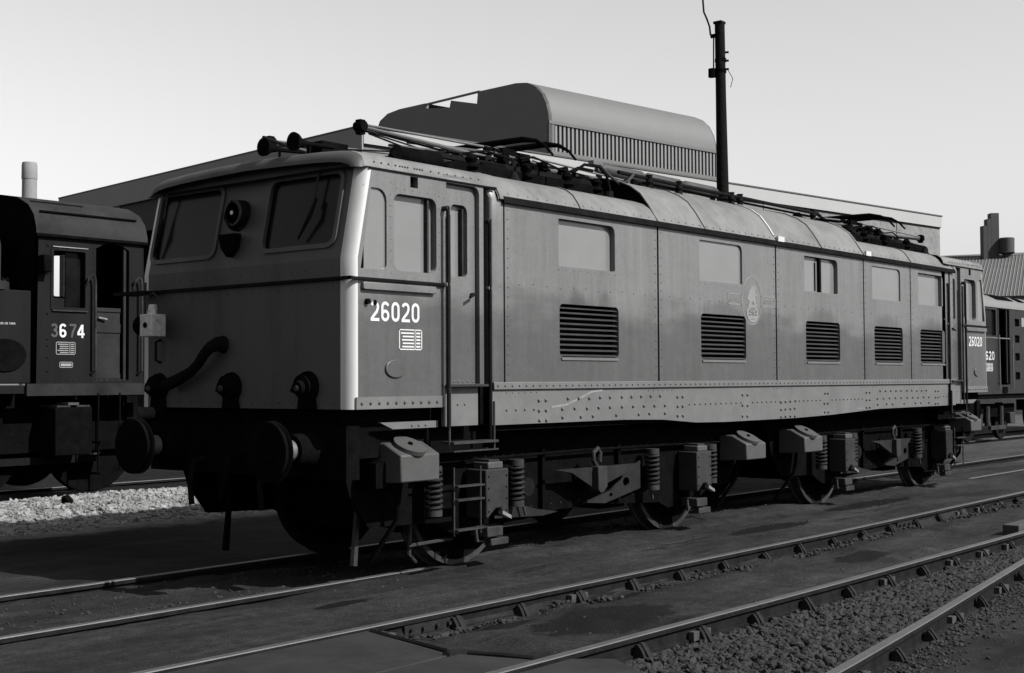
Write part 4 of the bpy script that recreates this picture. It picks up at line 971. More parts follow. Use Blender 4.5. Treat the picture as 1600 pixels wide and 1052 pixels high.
def bogie(axles, guards, springs, boxes, tri, front, endx):
    xa, xb = endx; c_ = tri[2]
    B = MB().box((c_-.4, .42, .45), (c_+.4, 2.28, 1.0)).build('bogie', BLACK, LOCO)
    for q in ((.36, .42), (2.28, 2.34)): MB().box((xa, q[0], .98), (xb, q[1], 1.16)).build('top_rail', BLACK, B)
    for x in axles:
        o1 = (x+.68, x+1.1) if x < c_ else (x-1.1, x-.68)
        MB().box((o1[0], .62, .3), (o1[1], 2.1, 1.0)).build('traction_motor', BLACK, B)
        MB().box((x-.55, .66, .35), (x+.55, 2.06, 1.15)).build('gear_case', BLACK, B)
    for sgn in (0, 1):
        yo = (lambda y: y) if not sgn else (lambda y: 2.74-y)
        # side frame: perforated plate with drooping lower limbs
        b = MB(); c = tri[2]
        lower = [(xa+.15, .70), (xa+.35, .45), (axles[0]-.50, .42), (axles[0]-.25, .30), (axles[0]+.32, .27), (axles[0]+.45, .34), (axles[0]+.85, .36), (c-.35, .40), (c+.35, .40),
                 (axles[1]-.85, .36), (axles[1]-.45, .34), (axles[1]-.28, .27), (axles[1]+.30, .30), (axles[1]+.45, .38), (axles[1]+.55, .42), (xb-.35, .45), (xb-.15, .70)]
        holes = [[(c+.78, .56), (c+.92, .50), (c+1.0, .60), (c+.92, .72), (c+.80, .70)]]
        b.plate([(xa+.05, 1.0)] + lower + [(xb-.05, 1.0)], [[(c+.55+.05*math.cos(t), .60+.05*math.sin(t)) for t in np.linspace(0, 6.28, 10, False)]], lambda u, v, w_: (u, yo(.33+w_), v), hd=.03, rim=.04)
        b.build('side_frame', BLACK, B)
    # lit gusset plates and the triangular bolster bracket on the near side
    a, b2, c = tri
    m3 = MB(); m3.prism([(a, .795), (c-.05, .79), (c-.05, .60), (a+.25, .755)], mside, .13, .17); m3.prism([(c+.10, .79), (b2, .79), (b2-.05, .74), (c+.10, .60)], mside, .13, .17)
    br = m3.build('bolster_bracket', UNDER, B)
    m3 = MB(); m3.prism([(c-.05, .80), (c+.10, .80), (c+.10, .60), (c+.03, .545), (c-.02, .545), (c-.05, .58)], mside, .06, .19); m3.build('bracket_rib', AXG, br, bevel=.008)
    MB().tube([(c, .12, .80), (c-.05, .12, .86), (c-.05, .12, .93), (c+.02, .12, .97), (c+.06, .12, .92), (c+.05, .12, .84)], .022, 8).build('swing_link', GREYM, br)
    m3 = MB(); m3.plate([(c+.0, .44), (c+.35, .41), (c+.98, .52), (c+.98, .80), (c+.80, .74), (c+.45, .53)], [[(c+.72+.06*math.cos(t), .60+.045*math.sin(t)) for t in np.linspace(0, 6.28, 10, False)], [(c+.45+.03*math.cos(t), .485+.022*math.sin(t)) for t in np.linspace(0, 6.28, 8, False)]], lambda u, v, w_: (u, .27+w_, v), hd=.02, rim=.02); m3.build('gusset_plate', UNDER, B)
    m3 = MB(); m3.plate([(c-1.35, .40), (c-.65, .37), (c-.42, .39), (c-.75, .44), (c-1.0, .50), (c-1.12, .48), (c-1.12, .80), (c-1.28, .84)], [], lambda u, v, w_: (u, .27+w_, v), rim=.02); m3.build('gusset_plate', UNDER, B)
    for x in axles: wheel(x, B)
    for x0, x1, lit in guards: axle_guard(x0, x1, B, lit)
    for x in springs: spring(x, .18, .50, .90, B)
    for x0, x1, z0, z1 in boxes: sandbox(x0, x1, B, z0, z1)
    MB().tube([(xa+.4, .27, .93), (c+0, .26, .95), (xb-.4, .27, .93)], .014, 8).build('conduit', BLACK, B)
    for q in (c-.95, c+1.15): 
        MB().tube([(q, .20, .66), (q, .34, .66)], .085, 18).build('brake_cylinder', DARKM, B)
        MB().tube([(q-.12, .25, .86), (q-.10, .22, .60), (q-.02, .22, .40)], .013, 6).build('air_pipe', GREYM, B)
    for q in (c-.62, c+.62): MB().box((q-.02, .28, .40), (q+.02, .33, .98)).build('frame_stiffener', BLACK, B)
    bb3 = MB()
    for q in np.arange(xa+.5, xb-.4, .13): bb3.rivet((q, .33, .955), (0, -1, 0), .012, .010)
    for q in np.arange(c-1.2, c+1.2, .15): bb3.rivet((q, .33, .46), (0, -1, 0), .012, .010)
    for x0, x1, lit in guards:
        for u_ in (x0+.03, x1-.03):
            for z_ in (.50, .60, .70, .80): bb3.rivet((u_, .06, z_), (0, -1, 0), .012, .012)
    bb3.build('bolts', UNDER, B, kind='stuff')
    # brake hangers between the wheels
    for x in (axles[0]+.72, axles[1]-.72, axles[0]-.72, axles[1]+.72):
        MB().box((x-.03, .50, .35), (x+.03, .62, 1.0)).build('brake_hanger', BLACK, B)
        MB().box((x-.06, .46, .50), (x+.06, .64, .78)).build('brake_block', GREYM, B, bevel=.01)
    # headstock, buffers
    hx = front; s = -1 if front < 6 else 1
    b = MB(); b.box((hx-.03*s*0, .12, .86), (hx-s*.14, 2.62, 1.28)); hs = b.build('headstock', BLACK, B)
    for y in (.505, 2.235):
        b = MB(); b.tube([(hx, y, 1.09), (hx+s*.22, y, 1.09)], [.16, .125], 20); bf = b.build('buffer_housing', BLACK, hs)
        MB().tube([(hx+s*.22, y, 1.09), (hx+s*.40, y, 1.09)], .085, 20).build('buffer_shank', BARG, bf)
        MB().tube([(hx+s*.40, y, 1.09), (hx+s*.45, y, 1.09), (hx+s*.475, y, 1.09), (hx+s*.485, y, 1.09)], [.10, .235, .232, .18], 32).build('buffer_head', BLACK, bf)
        MB().tube([(hx+s*.397, y, 1.09), (hx+s*.405, y, 1.09)], [.225, .238], 32).build('rim_highlight', GREYM, bf)  # lighter ring painted in as the highlight on the buffer head's edge
    b = MB(); b.tube([(hx, 1.37, 1.02), (hx+s*.12, 1.37, 1.0), (hx+s*.18, 1.37, .9)], .03, 8); b.tube([(hx+s*.15, 1.37, .95), (hx+s*.2, 1.34, .8), (hx+s*.22, 1.37, .66), (hx+s*.19, 1.40, .8), (hx+s*.15, 1.37, .95)], .022, 8); b.build('coupling', BLACK, hs)
    for y in (.95, 1.85): MB().tube([(hx, y, .98), (hx+s*.12, y, .96), (hx+s*.16, y, .80), (hx+s*.14, y, .60)], .025, 8).build('brake_pipe', RUBBER, hs)
    # guard irons and rail-level pipes
    gx_ = hx - s*.55
    MB().tube([(gx_, .55, .75), (gx_-s*-.03, .55, .45), (gx_+s*.06, .55, .12)], [.03, .03, .035], 6).build('guard_iron', GREYM, B)
    MB().tube([(gx_, 2.19, .75), (gx_-s*-.03, 2.19, .45), (gx_+s*.06, 2.19, .12)], [.03, .03, .035], 6).build('guard_iron', BLACK, B)
    MB().tube([(gx_-s*.55, .50, .52), (gx_-s*.52, .46, .40), (gx_-s*.50, .46, .16), (gx_-s*.62, .50, .08)], .018, 6).build('sand_pipe', GREYM, B)
    MB().tube([(gx_-s*.45, .42, .24), (gx_-s*1.0, .42, .25)], .016, 6).build('brake_rod', GREYM, B)
    # end platform bracket
    MB().box((hx-s*.30, .10, .78), (hx-s*.52, .30, .98)).build('end_gusset', BLACK, B)
    return B
bogie([1.78, 5.22], [(1.655, 1.955, 1), (5.105, 5.40, 1)], [2.21, 4.43, 5.575, 1.12], [(.47, .918, .825, 1.04), (5.935, 6.372, .735, .91)], (2.73, 4.06, 3.36), 0.06, (.15, 6.55))
bogie([8.80, 12.2], [(8.70, 8.985, 1), (12.05, 12.3, 0)], [9.13, 11.25, 8.25], [(7.322, 7.79, .755, .93), (12.708, 13.133, .83, .99)], (9.62, 10.93, 10.33), 13.60, (7.10, 13.5))
MB().box((6.5, .9, .75), (7.15, 1.8, 1.0)).build('bogie_coupling_beam', BLACK, LOCO)
# access ladders under the cab doors
for s_, lx in ((1, 1.235), (-1, 12.36)):
    b = MB(); y = .06
    for x in (lx, lx+.34): b.tube([(x, y, .90), (x, y, .33)], .010, 6)
    for z in (.37, .62, .735): b.box((lx, y-.05, z), (lx+.34, y+.02, z+.014))
    b.build('access_ladder', GREYM, LOCO)
for q in ((.12, 1.72), (12.0, 13.5)): MB().box((q[0], .16, 1.02), (q[1], W-.16, 1.405)).build('drag_box', BLACK, LOCO)
# cab interiors stay dark behind the windscreens
for e in (0, 1):
    ms = mirx(mside, e)
    MB().box(ms(1.0, 1.5, .14), ms(1.04, 3.3, W-.14)).build('cab_bulkhead', BLACK, LOCO)
    MB().box(ms(.28, 2.35, .3), ms(.9, 2.45, W-.3)).build('driver_desk', BLACK, LOCO)

# ================================================================== SHUNTER AT THE LEFT
SH = thing('diesel_shunter', 'dark dirty shunting locomotive numbered 3674 with arched cab roof and curved handrails', 'locomotive', (1.0, 8.9, .15))
YS = 7.6; XA, XB = 1.93, 3.50
def msh(u, v, w_): return (u, YS+w_, v)
door = [(2.77, 1.66), (3.27, 1.66), (3.27, 3.36)] + [(2.77+.5*(1-t), 3.36+.09*math.sin(math.pi*t)) for t in (.2, .35, .5, .65, .8)] + [(2.77, 3.36)]
b = MB(); b.plate([(XA, 1.62), (XB, 1.62), (XB, 3.49), (XA, 3.49)], [rr(2.145, 2.565, 2.625, 3.31, .02), door], msh, hd=.06, rim=.04); cs = b.build('cab_side', SHUNT, SH)
# far cab side with window hole so the sky shows through
b = MB(); b.plate([(XA, 1.62), (XB+.7, 1.62), (XB+.7, 3.55), (XA, 3.55)], [rr(3.72, 2.90, 4.00, 3.50, .03)], lambda u, v, w_: (u, 10.15-w_, v), hd=.03); b.build('cab_side', SHUNT, SH)
b = MB(); 
rp = [(7.56, 3.46), (7.565, 3.55), (7.62, 3.72), (7.75, 3.86), (8.0, 3.97), (8.4, 4.04), (8.87, 4.065), (9.35, 4.04), (9.75, 3.97), (10.0, 3.86), (10.13, 3.72), (10.19, 3.55), (10.19, 3.46)]
b.strip([[(x, y, z) for y, z in rp] for x in (XA-.03, XB+.03)]); rf = b.build('cab_roof', SHUNTR, SH, ang=50)
for x in (XA, XB):
    b = MB(); outer = [(7.6, 1.62), (10.15, 1.62)] + [(y, z) for y, z in rp[::-1]]
    holes = [rr(8.0, 2.6, 8.6, 3.4, .05)] if x == XA else [rr(7.95, 2.6, 8.5, 3.4, .05)]
    b.plate(outer, [] if x == XA else [rr(9.05, 2.60, 9.85, 3.45, .05)], lambda u, v, w_, x=x: (x, u, v), rim=0); b.build('cab_end', BLACK, SH)
MB().box((XA-.03, YS-.05, 3.455), (XB+.03, YS-.02, 3.49)).build('gutter', BLACK, SH)
for x0, x1, z, y in ((2.0, 2.75, 3.915, 7.90), (1.99, 3.40, 3.775, 7.66)): 
    MB().tube([(x0, y-.02, z), (x1, y-.02, z)], .014, 6).build('rain_strip', BLACK, rf)
# window frame, door
b = MB(); b.plate(rr(2.12, 2.54, 2.65, 3.335, .03), [rr(2.16, 2.58, 2.61, 3.295, .02)], lambda u, v, w_: msh(u, v, w_-.012), hd=.02, rim=.012); b.build('window_frame', SHUNT, cs)
MB().box((2.14, 7.575, 3.335), (2.64, 7.60, 3.345)).build('window_highlight', BRIGHT, cs)  # bright strip added as a painted highlight along the frame's top edge
MB().box((2.14, 7.575, 2.53), (2.64, 7.60, 2.545)).build('window_sill', GREYM, cs)
b = MB(); b.box((2.38, 7.68, 2.58), (2.62, 7.70, 3.30)); b.build('sliding_pane', GLASS, cs)
b = MB(); b.box((2.80, 7.66, 1.68), (3.17, 7.70, 2.58)); d_ = b.build('cab_door', SHUNTR, SH)
for z0_, z1_ in ((2.28, 2.40), (1.68, 1.74), (2.55, 2.60)): MB().box((2.80, 7.645, z0_), (3.17, 7.66, z1_)).build('door_rail', SHUNTR, d_)
MB().tube([(2.83, 7.63, 2.47), (2.95, 7.62, 2.45)], .014, 6).build('door_handle', BRIGHT, d_)
MB().box((3.20, 7.62, 1.66), (3.235, 7.66, 3.40)).build('door_post', SHUNTR, cs)
MB().box((2.80, 7.64, 1.63), (3.24, 7.70, 1.67)).build('door_sill', GREYM, cs)
for x in (2.70, 3.40):
    b = MB(); b.tube([(x-.07, YS, 2.86), (x-.07, YS-.05, 2.96), (x-.03, YS-.07, 3.01), (x+.01, YS-.07, 2.98), (x+.02, YS-.07, 2.9), (x+.02, YS-.07, 1.78), (x-.01, YS, 1.74)], .017, 8); b.build('handrail', GREYM, SH)
MB().box((1.78, 7.55, 1.47), (3.62, 7.60, 1.62)).build('running_plate', SHUNTR, SH)
MB().box((-4.5, 7.60, 1.50), (1.78, 10.15, 1.60)).build('running_plate', SHUNT, SH)
MB().box((-4.5, 8.2, .95), (3.6, 9.6, 1.50)).build('frame', BLACK, SH)
b = MB(); b.box((-4.4, 7.95, .75), (3.5, 8.0, 1.5)); b.box((-4.4, 9.8, .75), (3.5, 9.85, 1.5)); b.build('side_frame', BLACK, SH)
# bonnet and side tank
b = MB(); bp_ = [(8.02, 1.62), (8.00, 2.9), (8.0, 3.35), (8.06, 3.50), (8.25, 3.60), (8.87, 3.64), (9.5, 3.60), (9.7, 3.50), (9.75, 3.35), (9.75, 1.62)]
b.strip([[(x, y, z) for y, z in bp_] for x in (-4.2, 1.68)]); b.add([(1.68, y, z) for y, z in bp_], [tuple(range(len(bp_)))]); b.build('bonnet', SHUNTR, SH, ang=45)
b = MB(); b.box((-.6, 7.62, 1.62), (1.87, 8.0, 2.77)); tk = b.build('fuel_tank', SHUNT, SH, bevel=.015)
MB().tube([(1.45, 7.80, 2.77), (1.45, 7.80, 2.86), (1.45, 7.80, 2.90)], [.20, .20, .15], 20).build('filler_cap', SHUNTR, tk)
b = MB()
for k in range(14): a = 2*math.pi*k/14; b.tube([(1.45+.18*math.cos(a), 7.80+.18*math.sin(a), 2.80), (1.45+.18*math.cos(a), 7.80+.18*math.sin(a), 2.92)], .014, 5)
b.build('cap_bolts', BLACK, tk, kind='stuff')
b = MB(); b.prism([(1.52+.28*math.cos(t), 1.97+.20*math.sin(t)) for t in np.linspace(0, 2*math.pi, 24, False)], msh, .0, .03); b.build('inspection_cover', BLACK, tk)
text_obj('tank_lettering', 'FUEL OIL TANK', .025, .22, lambda u, v, w_: (1.44+u, 7.617+w_*0, 2.345+v), LETTER, tk)
# numbers and panels on the cab side
def ftx(u0, v0): return lambda u, v, w_: (u0+u, YS+w_, v0+v)
for ch, u, m in (('3', 2.125, FADED), ('6', 2.245, LETTER), ('7', 2.385, FADED), ('4', 2.50, LETTER)):
    numerals(ch, u, 2.20, .12, .175, msh, m, cs, thick=.16)
data_panel(msh, 2.20, 1.985, 2.475, 2.145, cs, mat('dull_white_print', .16, .6))
b = MB()
for q in ((2.25, 1.82, 2.44, 1.828), (2.25, 1.885, 2.44, 1.893), (2.25, 1.82, 2.258, 1.893), (2.432, 1.82, 2.44, 1.893), (2.27, 1.84, 2.42, 1.872)): b.prism([(q[0], q[1]), (q[2], q[1]), (q[2], q[3]), (q[0], q[3])], msh, -.003, 0)
b.build('small_label', mat('dull_white_print_b', .15, .6), cs)
b = MB()
for z in (1.78, 1.95, 2.1, 2.18, 2.5, 3.0, 3.35): b.rivet(msh(2.08, z, 0), (0, -1, 0), .022, .014)
for x in np.arange(2.0, 3.5, .09): b.rivet(msh(x, 3.43, 0), (0, -1, 0), .009, .008); b.rivet(msh(x, 1.66, 0), (0, -1, 0), .009, .008)
for z in np.arange(1.75, 3.4, .14): b.rivet(msh(2.72, z, 0), (0, -1, 0), .008, .006); b.rivet(msh(3.31, z, 0), (0, -1, 0), .008, .006)
b.build('rivets', SHUNT, cs, kind='stuff')
b = MB(); b.box((1.95, 7.46, 3.0), (2.06, 7.6, 3.22)); b.build('side_lamp', BLACK, cs, bevel=.015)
# running gear
for x in (-2.7, -.35, 1.35, 3.02):
    for y in (8.06, 9.70):
        w_ = MB(); w_.tube([(x, y, .835), (x, y+.12, .835)], .64, 36); wh = w_.build('wheel', BLACK, SH)
        MB().tube([(x, y-.06, .835), (x, y, .835)], .16, 16).build('wheel_hub', GREYM, wh)
MB().box((-2.7, 7.92, .60), (3.0, 7.97, .69)).build('coupling_rod', DARKM, SH)
b = MB(); b.box((2.14, 7.5, .72), (2.66, 7.95, 1.32)); bb_ = b.build('battery_box', BLACK, SH, bevel=.01)
for x in (2.17, 2.45): MB().box((x, 7.52, 1.325), (x+.19, 7.9, 1.345)).build('box_lid', GREYM, bb_)
MB().box((2.33, 7.52, 1.35), (2.48, 7.8, 1.38)).build('box_lid', SANDB, bb_)
for z in (.45, .85): MB().box((2.78, 7.5, z), (3.12, 7.75, z+.03)).build('cab_step', BLACK, SH)
for x in (2.78, 3.10): MB().tube([(x, 7.55, 1.5), (x, 7.55, .45)], .014, 6).build('step_hanger', BLACK, SH)
MB().box((3.45, 7.9, .95), (3.62, 9.85, 1.45)).build('buffer_beam', BLACK, SH)
for y in (8.05, 9.75): MB().tube([(3.62, y, 1.2), (3.95, y, 1.2), (3.98, y, 1.2), (4.02, y, 1.2)], [.11, .09, .22, .22], 20).build('buffer', BLACK, SH)

# ================================================================== SECOND LOCOMOTIVE, FAR RIGHT
D2 = thing('diesel_locomotive', 'second locomotive with pale roof and number 620, half hidden behind the far cab', 'locomotive', (31, 5.85, .02))
YD = 4.5
def md(u, v, w_): return (u, YD+w_, v)
GR = [(28.30, 2.98), (28.30, 2.55), (28.30, 2.08), (28.30, 1.58)]
holes = [rr(26.15, 2.70, 26.90, 3.36, .03), rr(27.02, 1.45, 27.90, 3.40, .03)] + [rr(x, z, x+.36, z+.20, .03) for x, z in GR] + [rr(x, 2.75, x+.7, 3.15, .04) for x in (30.0, 33.0, 36.0)]
b = MB(); b.plate([(25.0, 1.22), (40, 1.22), (40, 3.42), (25.0, 3.42)], holes, md, hd=.08, rim=.05); bd = b.build('body_side', DGREEN, D2)
MB().box((26.1, YD+.06, 2.65), (26.95, YD+.07, 3.4)).build('cab_window', GLASS, bd)
MB().box((27.0, YD+.25, 1.4), (27.95, YD+.27, 3.4)).build('cab_door', BLACK, bd)
for x in (27.12, 27.72): MB().box((x, YD+.02, 1.5), (x+.05, YD+.06, 3.38)).build('door_post', DGREEN, bd)
for x, z in GR: MB().box((x-.02, YD+.07, z-.02), (x+.44, YD+.08, z+.24)).build('vent_grille', BLACK, bd)
for x in (30.0, 33.0, 36.0): MB().box((x-.02, YD+.07, 2.7), (x+.72, YD+.08, 3.2)).build('window_pane', GLASS, bd)
MB().box((28.80, YD-.012, 2.98), (29.05, YD, 3.22)).build('white_panel', CREST, bd)
MB().box((25.0, YD-.015, 2.63), (27.9, YD, 2.66)).build('waist_beading', BARG, bd)
numerals('620', 26.12, 2.08, .66, .22, md, LETTER, bd)
data_panel(md, 26.15, 1.80, 26.62, 2.0, bd)
for x in (26.98, 27.96): MB().tube([(x, YD-.05, 2.72), (x, YD-.06, 1.35)], .016, 6).build('handrail', BARG, D2)
b = MB(); dp_ = [(4.48, 3.42), (4.50, 3.50), (4.62, 3.64), (4.85, 3.76), (5.2, 3.84), (5.85, 3.90), (6.5, 3.84), (6.85, 3.76), (7.1, 3.6), (7.2, 3.42)]
b.strip([[(x, y, z) for y, z in dp_] for x in (25, 40)]); b.add([(25, y, z) for y, z in dp_], [tuple(range(len(dp_)))]); rf2 = b.build('roof', DROOF, D2, ang=40)
for x0, x1, k in ((27.3, 28.6, 0), (29.0, 29.5, 0), (30.5, 32.0, 0)):
    b = MB(); b.strip([[(x0, y-.012, z+.012) for y, z in dp_[2:5]], [(x1, y-.012, z+.012) for y, z in dp_[2:5]]]); b.build('roof_grille', BLACK, rf2)
MB().box((25.02, YD+.3, 1.25), (39.9, 7.0, 3.42)).build('engine_room', BLACK, D2)
MB().box((25, 4.55, 1.10), (40, 7.1, 1.24)).build('underframe', BLACK, D2)
MB().box((27.3, 4.48, 1.24), (27.65, 4.55, 1.40)).build('step_recess', BLACK, D2)
for bx in (27.5, 37.0):
    bg_ = MB().box((bx-.5, 5.0, .45), (bx+.5, 6.7, .95)).build('bogie', BLACK, D2)
    for q in (4.85, 6.75): MB().box((bx-1.7, q, .62), (bx+1.7, q+.10, .95)).build('side_frame', BLACK, bg_)
    for x in (bx-1.2, bx+1.2):
        for y in (5.03, 6.55): MB().tube([(x, y, .50), (x, y+.12, .50)], .48, 28).build('wheel', DARKM, bg_)
        MB().box((x-.18, 4.72, .42), (x+.18, 4.85, .72)).build('axle_box', GREYM, bg_, bevel=.02)
    MB().box((bx-.5, 4.70, .30), (bx+.6, 4.78, .40)).build('spring_plank', GREYM, bg_)
    for x in (bx-.5, bx+.5): MB().tube([(x, 4.8, .4), (x, 4.8, .9)], .07, 10).build('coil_spring', GREYM, bg_)
for y in (5.0, 6.7): MB().tube([(25, y, 1.05), (24.6, y, 1.05), (24.55, y, 1.05), (24.5, y, 1.05)], [.12, .10, .24, .23], 20).build('buffer', GREYM, D2)

# ================================================================== DEPOT BUILDING
C0 = Vector((18.771, 19.099, 0)); E1 = Vector((.99089, -.13468, 0)); NN = Vector((.13468, .99089, 0))
def bp3(u, n, z): q = C0 + E1*u + NN*n; return (q.x, q.y, z)
DEP = thing('engine_shed', 'large flat roofed engine shed with white fascia on its sunny side', 'building', (C0.x, C0.y, -.06))
def bbox(m, u0, n0, z0, u1, n1, z1):
    v = [bp3(u, n, z) for z in (z0, z1) for u, n in ((u0, n0), (u1, n0), (u1, n1), (u0, n1))]
    return m.add(v, [(3,2,1,0),(4,5,6,7),(0,1,5,4),(1,2,6,5),(2,3,7,6),(3,0,4,7)])
LU, LN, HT = 31.4, 19.4, 8.76
b = MB(); bbox(b, -.05, -.08, HT-.05, LU+.05, LN+.05, HT); b.build('roof_coping', COPE, DEP)
b = MB(); bbox(b, .0, .0, 8.20, LU, LN, HT-.05); rfd = b.build('roof_deck', INTER, DEP)
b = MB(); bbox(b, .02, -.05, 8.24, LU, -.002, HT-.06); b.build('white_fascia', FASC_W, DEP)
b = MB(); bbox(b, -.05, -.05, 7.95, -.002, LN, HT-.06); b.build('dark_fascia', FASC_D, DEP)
b = MB(); bbox(b, 0, .05, 0-.1, LU, .35, 8.20); fw_ = b.build('front_wall', BRICK, DEP)
for k in range(1, 10):
    b = MB(); bbox(b, k*3.1-.06, .02, .0, k*3.1+.06, .05, 8.2); b.build('wall_pilaster', BRICK, fw_)
for k in range(9):
    b = MB(); bbox(b, k*3.1+.7, .03, 3.0, k*3.1+2.6, .052, 5.4); wn = b.build('window', GLASS, fw_)
    b = MB(); bbox(b, k*3.1+.6, .0, 2.88, k*3.1+2.7, .06, 3.0); b.build('window_sill', CONC, wn)
b = MB(); bbox(b, LU-.3, .35, -.1, LU, LN, 8.2); b.build('end_wall', BRICK, DEP)
b = MB(); bbox(b, 0, LN-.3, -.1, LU, LN, 8.2); b.build('rear_wall', INTER, DEP)
b = MB(); bbox(b, .35, .4, -.05, LU-.4, LN-.3, -.02); b.build('shed_floor', INTER, DEP)
b = MB(); bbox(b, 9.0, .4, -.1, 9.3, LN-.3, 8.2); b.build('inner_wall', INTER, DEP)
for n in (0.36, 4.9, 9.7, 14.5, 19.0):
    b = MB(); bbox(b, .02, n, -.1, .32, n+.35, 7.95); b.build('door_pier', BRICK, DEP)
b = MB(); bbox(b, .05, .4, 6.9, .30, LN-.4, 8.2); b.build('door_lintel', INTER, DEP)
# roof monitor
MON = MB(); U0, U1 = 7.29, 15.75
near = [(.0, 9.80), (.02, 10.05), (.12, 10.40), (.32, 10.75), (.62, 11.02), (1.0, 11.20), (1.5, 11.27), (3.37, 11.30)]
farp = [(6.14, 11.34), (7.6, 11.36), (8.3, 11.30), (8.75, 11.10), (9.0, 10.7), (9.05, 9.8)]
b = MB(); b.strip([[bp3(u, n, z) for n, z in near] for u in (U0, U1)]); b.strip([[bp3(u, n, z) for n, z in farp] for u in (U0, U1)])
mo = b.build('roof_monitor', VENTM, DEP, ang=30)
b = MB(); outer = [(0.0, 8.76), (9.05, 8.76)] + farp[::-1] + [(6.14, 11.30), (6.14, 11.01), (4.80, 11.22), (4.80, 10.96), (3.37, 11.24)] + near[::-1]
outer = [(0.0, 8.76), (9.05, 8.76), (9.05, 9.8), (9.0, 10.7), (8.75, 11.10), (8.3, 11.30), (7.6, 11.36), (6.14, 11.34), (6.14, 11.16), (4.84, 10.98), (4.76, 11.22), (3.42, 10.90), (3.37, 11.30)] + near[::-1][1:]
b.plate(outer, [], lambda n, z, w_: bp3(U0+w_, n, z), rim=.15); b.build('monitor_end', VENTE, mo)
b.v = []; b.f = []; b.mi = []
outer2 = outer
b.plate(outer2, [], lambda n, z, w_: bp3(U1-w_, n, z), rim=.05); b.build('monitor_end', VENTE, mo)
b = MB(); bbox(b, U0, 3.3, 11.27, U0+.08, 6.2, 11.33); b.build('monitor_top_rail', VENTE, mo)
b = MB(); bbox(b, U0+.1, .14, 8.76, U1-.1, .20, 9.80); b.build('cladding_back', RIBG, mo)
b = MB(); bbox(b, U0, -.02, 9.74, U1, .06, 9.84); bbox(b, U0, -.02, 8.77, U1, .08, 8.88); b.build('cladding_rail', VENTM, mo)
bbx = MB(); bbox(bbx, U0, 0, 8.88, U0+.25, .08, 9.74); bbx.build('cladding_post', VENTM, mo)
rb = MB(); bbox(rb, U0+.3, .02, 8.87, U0+.39, .14, 9.75); r0_ = rb.build('rib', RIB, mo)
k = 1
while U0+.3+k*.19 < U1-.1:
    c = r0_.copy(); COL.objects.link(c); c.parent = mo; c.location = E1*(k*.19); k += 1
b = MB(); bbox(b, U0+.1, 3.4, 9.0, U1-.1, 6.1, 10.9); b.build('monitor_trough', VENTE, mo)

# ================================================================== CHIMNEY FAR LEFT
b = MB(); n = 24; ch = thing('factory_chimney', 'tall pale round chimney far off at the left above the shunter', 'chimney', (74.1, 129.1, -.06))
b.tube([(74.1, 129.1, -.1), (74.1, 129.1, 24.6)], [1.0, .80], n); b.build('shaft', CONC, ch)
b = MB(); b.tube([(74.1, 129.1, 24.6), (74.1, 129.1, 24.7), (74.1, 129.1, 26.2), (74.1, 129.1, 26.5)], [.84, .86, .84, .78], n); b.build('cap', CONC, ch)

# ================================================================== CORRUGATED SHED, FLUES, COWL (far right)
f2 = Vector((math.cos(YAW), math.sin(YAW), 0)); r2 = Vector((math.sin(YAW), -math.cos(YAW), 0))
sd = (-f2*8 - r2*3.4).normalized(); dd = (r2*8 - f2*3.4).normalized()
RO = Vector((61.37, 19.20, 0))
SHD = thing('corrugated_shed', 'low workshop with ribbed corrugated roof beyond the second locomotive', 'building', (RO.x, RO.y, -.06))
def rp3(a, t, z): q = RO + dd*a + sd*t; return (q.x, q.y, z)
A0, A1, TS = -3.0, 26.0, 8.7
b = MB(); b.add([rp3(A0, 0, 8.0), rp3(A1, 0, 8.0), rp3(A1, TS, 5.35), rp3(A0, TS, 5.35), rp3(A0, -TS, 5.35), rp3(A1, -TS, 5.35)], [(0, 1, 2, 3), (1, 0, 4, 5)]); sr = b.build('roof', ASB, SHD)
b = MB(); b.add([rp3(a, t, z) for a in (A0, A1) for t, z in ((TS-.3, -.1), (TS-.3, 5.4), (0, 7.95), (-TS+.3, 5.4), (-TS+.3, -.1))], [(0,1,2,3,4), (9,8,7,6,5), (0,5,6,1), (4,3,8,9)]); b.build('wall', BRICK, SHD)
mrb = MB(); mrb.add([rp3(A0+q, t, z+h) for t, z in ((0, 8.0), (TS, 5.35)) for q, h in ((0, .0), (.025, .035), (.05, 0))], [(0, 1, 4, 3), (1, 2, 5, 4)]); r1_ = mrb.build('roof_rib', ASBR, sr)
for k in range(1, 180):
    c = r1_.copy(); COL.objects.link(c); c.parent = sr; c.location = dd*(k*.16)
b = MB(); b.add([rp3(a, t, z) for a in (A0, A1) for t, z in ((.25, 7.95), (0, 8.08), (-.25, 7.95))], [(0, 1, 4, 3), (1, 2, 5, 4)]); b.build('ridge_cap', ASBR, sr)
FL = thing('stepped_flue', 'dark stepped flue stack rising from the corrugated roof', 'flue', rp3(2.35, .6, 7.7))
fo = Vector(rp3(2.35, .6, 0)) 
for i, (q0, q1, zt) in enumerate(((-.45, -.25, 9.45), (-.24, -.06, 9.80), (-.05, .36, 10.10))):
    b = MB(); v = []
    for z in (7.4, zt):
        for a, t in ((q0, -.25), (q1, -.25), (q1, .25), (q0, .25)): v.append(tuple(fo + r2*a + f2*t + Vector((0, 0, z))))
    b.add(v, [(3,2,1,0),(4,5,6,7),(0,1,5,4),(1,2,6,5),(2,3,7,6),(3,0,4,7)]); b.build('flue_stack', FLUE, FL)
CW = thing('roof_cowl', 'round dark ventilator cowl just right of the stepped flue', 'ventilator', tuple(fo + r2*.75 - f2*.3 + Vector((0, 0, 7.7))))
cw = fo + r2*.72 - f2*.3 + Vector((0, 0, -.45))
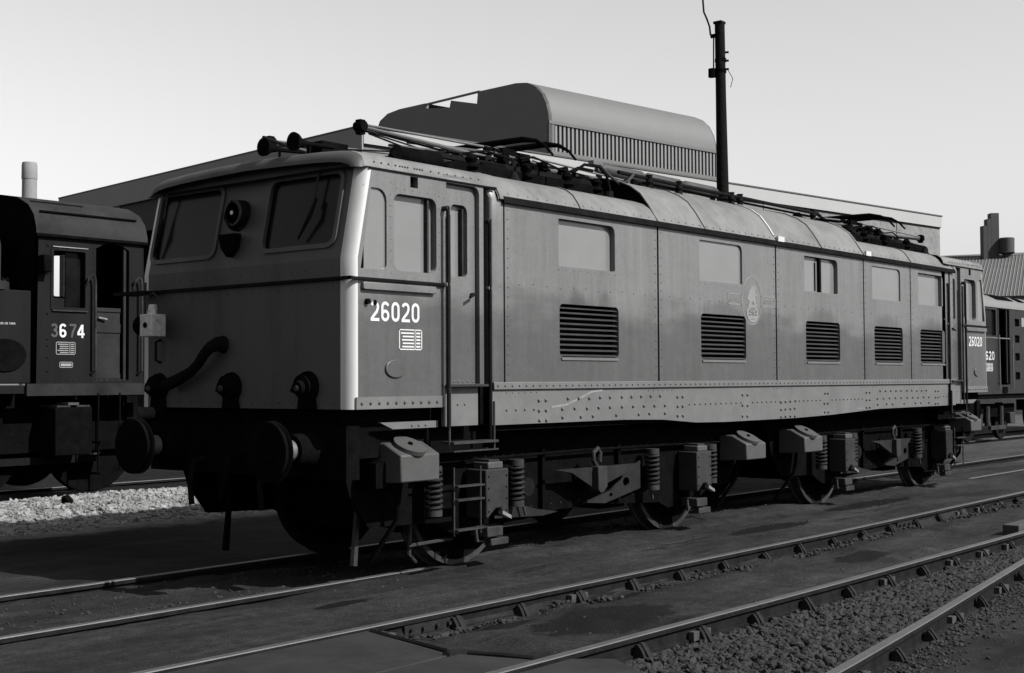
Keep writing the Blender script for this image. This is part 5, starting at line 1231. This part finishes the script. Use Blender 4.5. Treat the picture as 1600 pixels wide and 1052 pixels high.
MB().tube([cw+Vector((0,0,7.3)), cw+Vector((0,0,7.75)), cw+Vector((0,0,8.35)), cw+Vector((0,0,8.5))], [.38, .24, .20, .22], 20).build('cowl_neck', FLUE, CW)
MB().tube([cw+Vector((0,0,8.42)), cw+Vector((0,0,8.50)), cw+Vector((0,0,8.52)), cw+Vector((0,0,9.22)), cw+Vector((0,0,9.26))], [.30, .40, .37, .38, .34], 20).build('cowl_drum', FLUE, CW)

# ================================================================== POLE AND CABLE
PO = thing('telegraph_pole', 'tall dark wooden pole with fittings standing behind the locomotive roof', 'pole', (12.10, 3.78, -.06))
MB().tube([(12.13, 3.775, -.3), (12.08, 3.77, 4.2), (12.02, 3.755, 6.3), (11.995, 3.75, 7.50)], [.125, .105, .085, .082], 14).build('pole_shaft', POLE, PO)
b = MB(); b.box((11.92, 3.68, 7.50), (12.07, 3.83, 7.54)); b.build('pole_cap', POLE, PO)
r3_ = Vector((rt.x, rt.y, 0))
def pp(d, z, f=0): q = Vector((12.02, 3.755, z)) + r3_*d + Vector((fw.x, fw.y, 0))*f; return q
MB().tube([pp(-.14, 6.62), pp(-.14, 6.76)], .065, 10).build('junction_box', BLACK, PO)
for z in (7.02, 6.88, 6.74): MB().tube([pp(0, z, -.03), pp(.13, z+.01, -.03)], .018, 8).build('bracket_peg', BLACK, PO)
for z in (6.90, 6.72): MB().tube([pp(0, z-.03), pp(0, z+.03)], .095, 14).build('pole_band', BLACK, PO)
MB().tube([pp(-.12, 6.7, -.02), pp(-.115, 7.2, -.02), pp(-.11, 7.32, -.02)], .012, 6).build('conduit', BLACK, PO)
MB().tube([pp(-.16, 7.30), pp(-.05, 7.32)], .035, 8).build('cable_clamp', BLACK, PO)
b = MB(); pts = [Vector((11.90, 3.87, 7.32)), Vector((11.89, 3.88, 7.46)), Vector((11.86, 3.91, 7.58)), Vector((11.82, 3.945, 7.70)), Vector((11.81, 3.955, 7.90)), Vector((11.83, 3.96, 8.6)), Vector((12.0, 4.2, 10.5))]
b.tube(pts, .016, 8); o = b.build('hanging_cable', DARKM, None, at=(11.9, 3.87, 7.32)); tag(o, 'black cable dropping from above the picture to the pole top', 'cable')
b = MB(); b.tube([pp(.16, 6.45), pp(.2, 6.6), pp(.12, 6.74)], .006, 5); b.build('loose_wire', BLACK, PO)
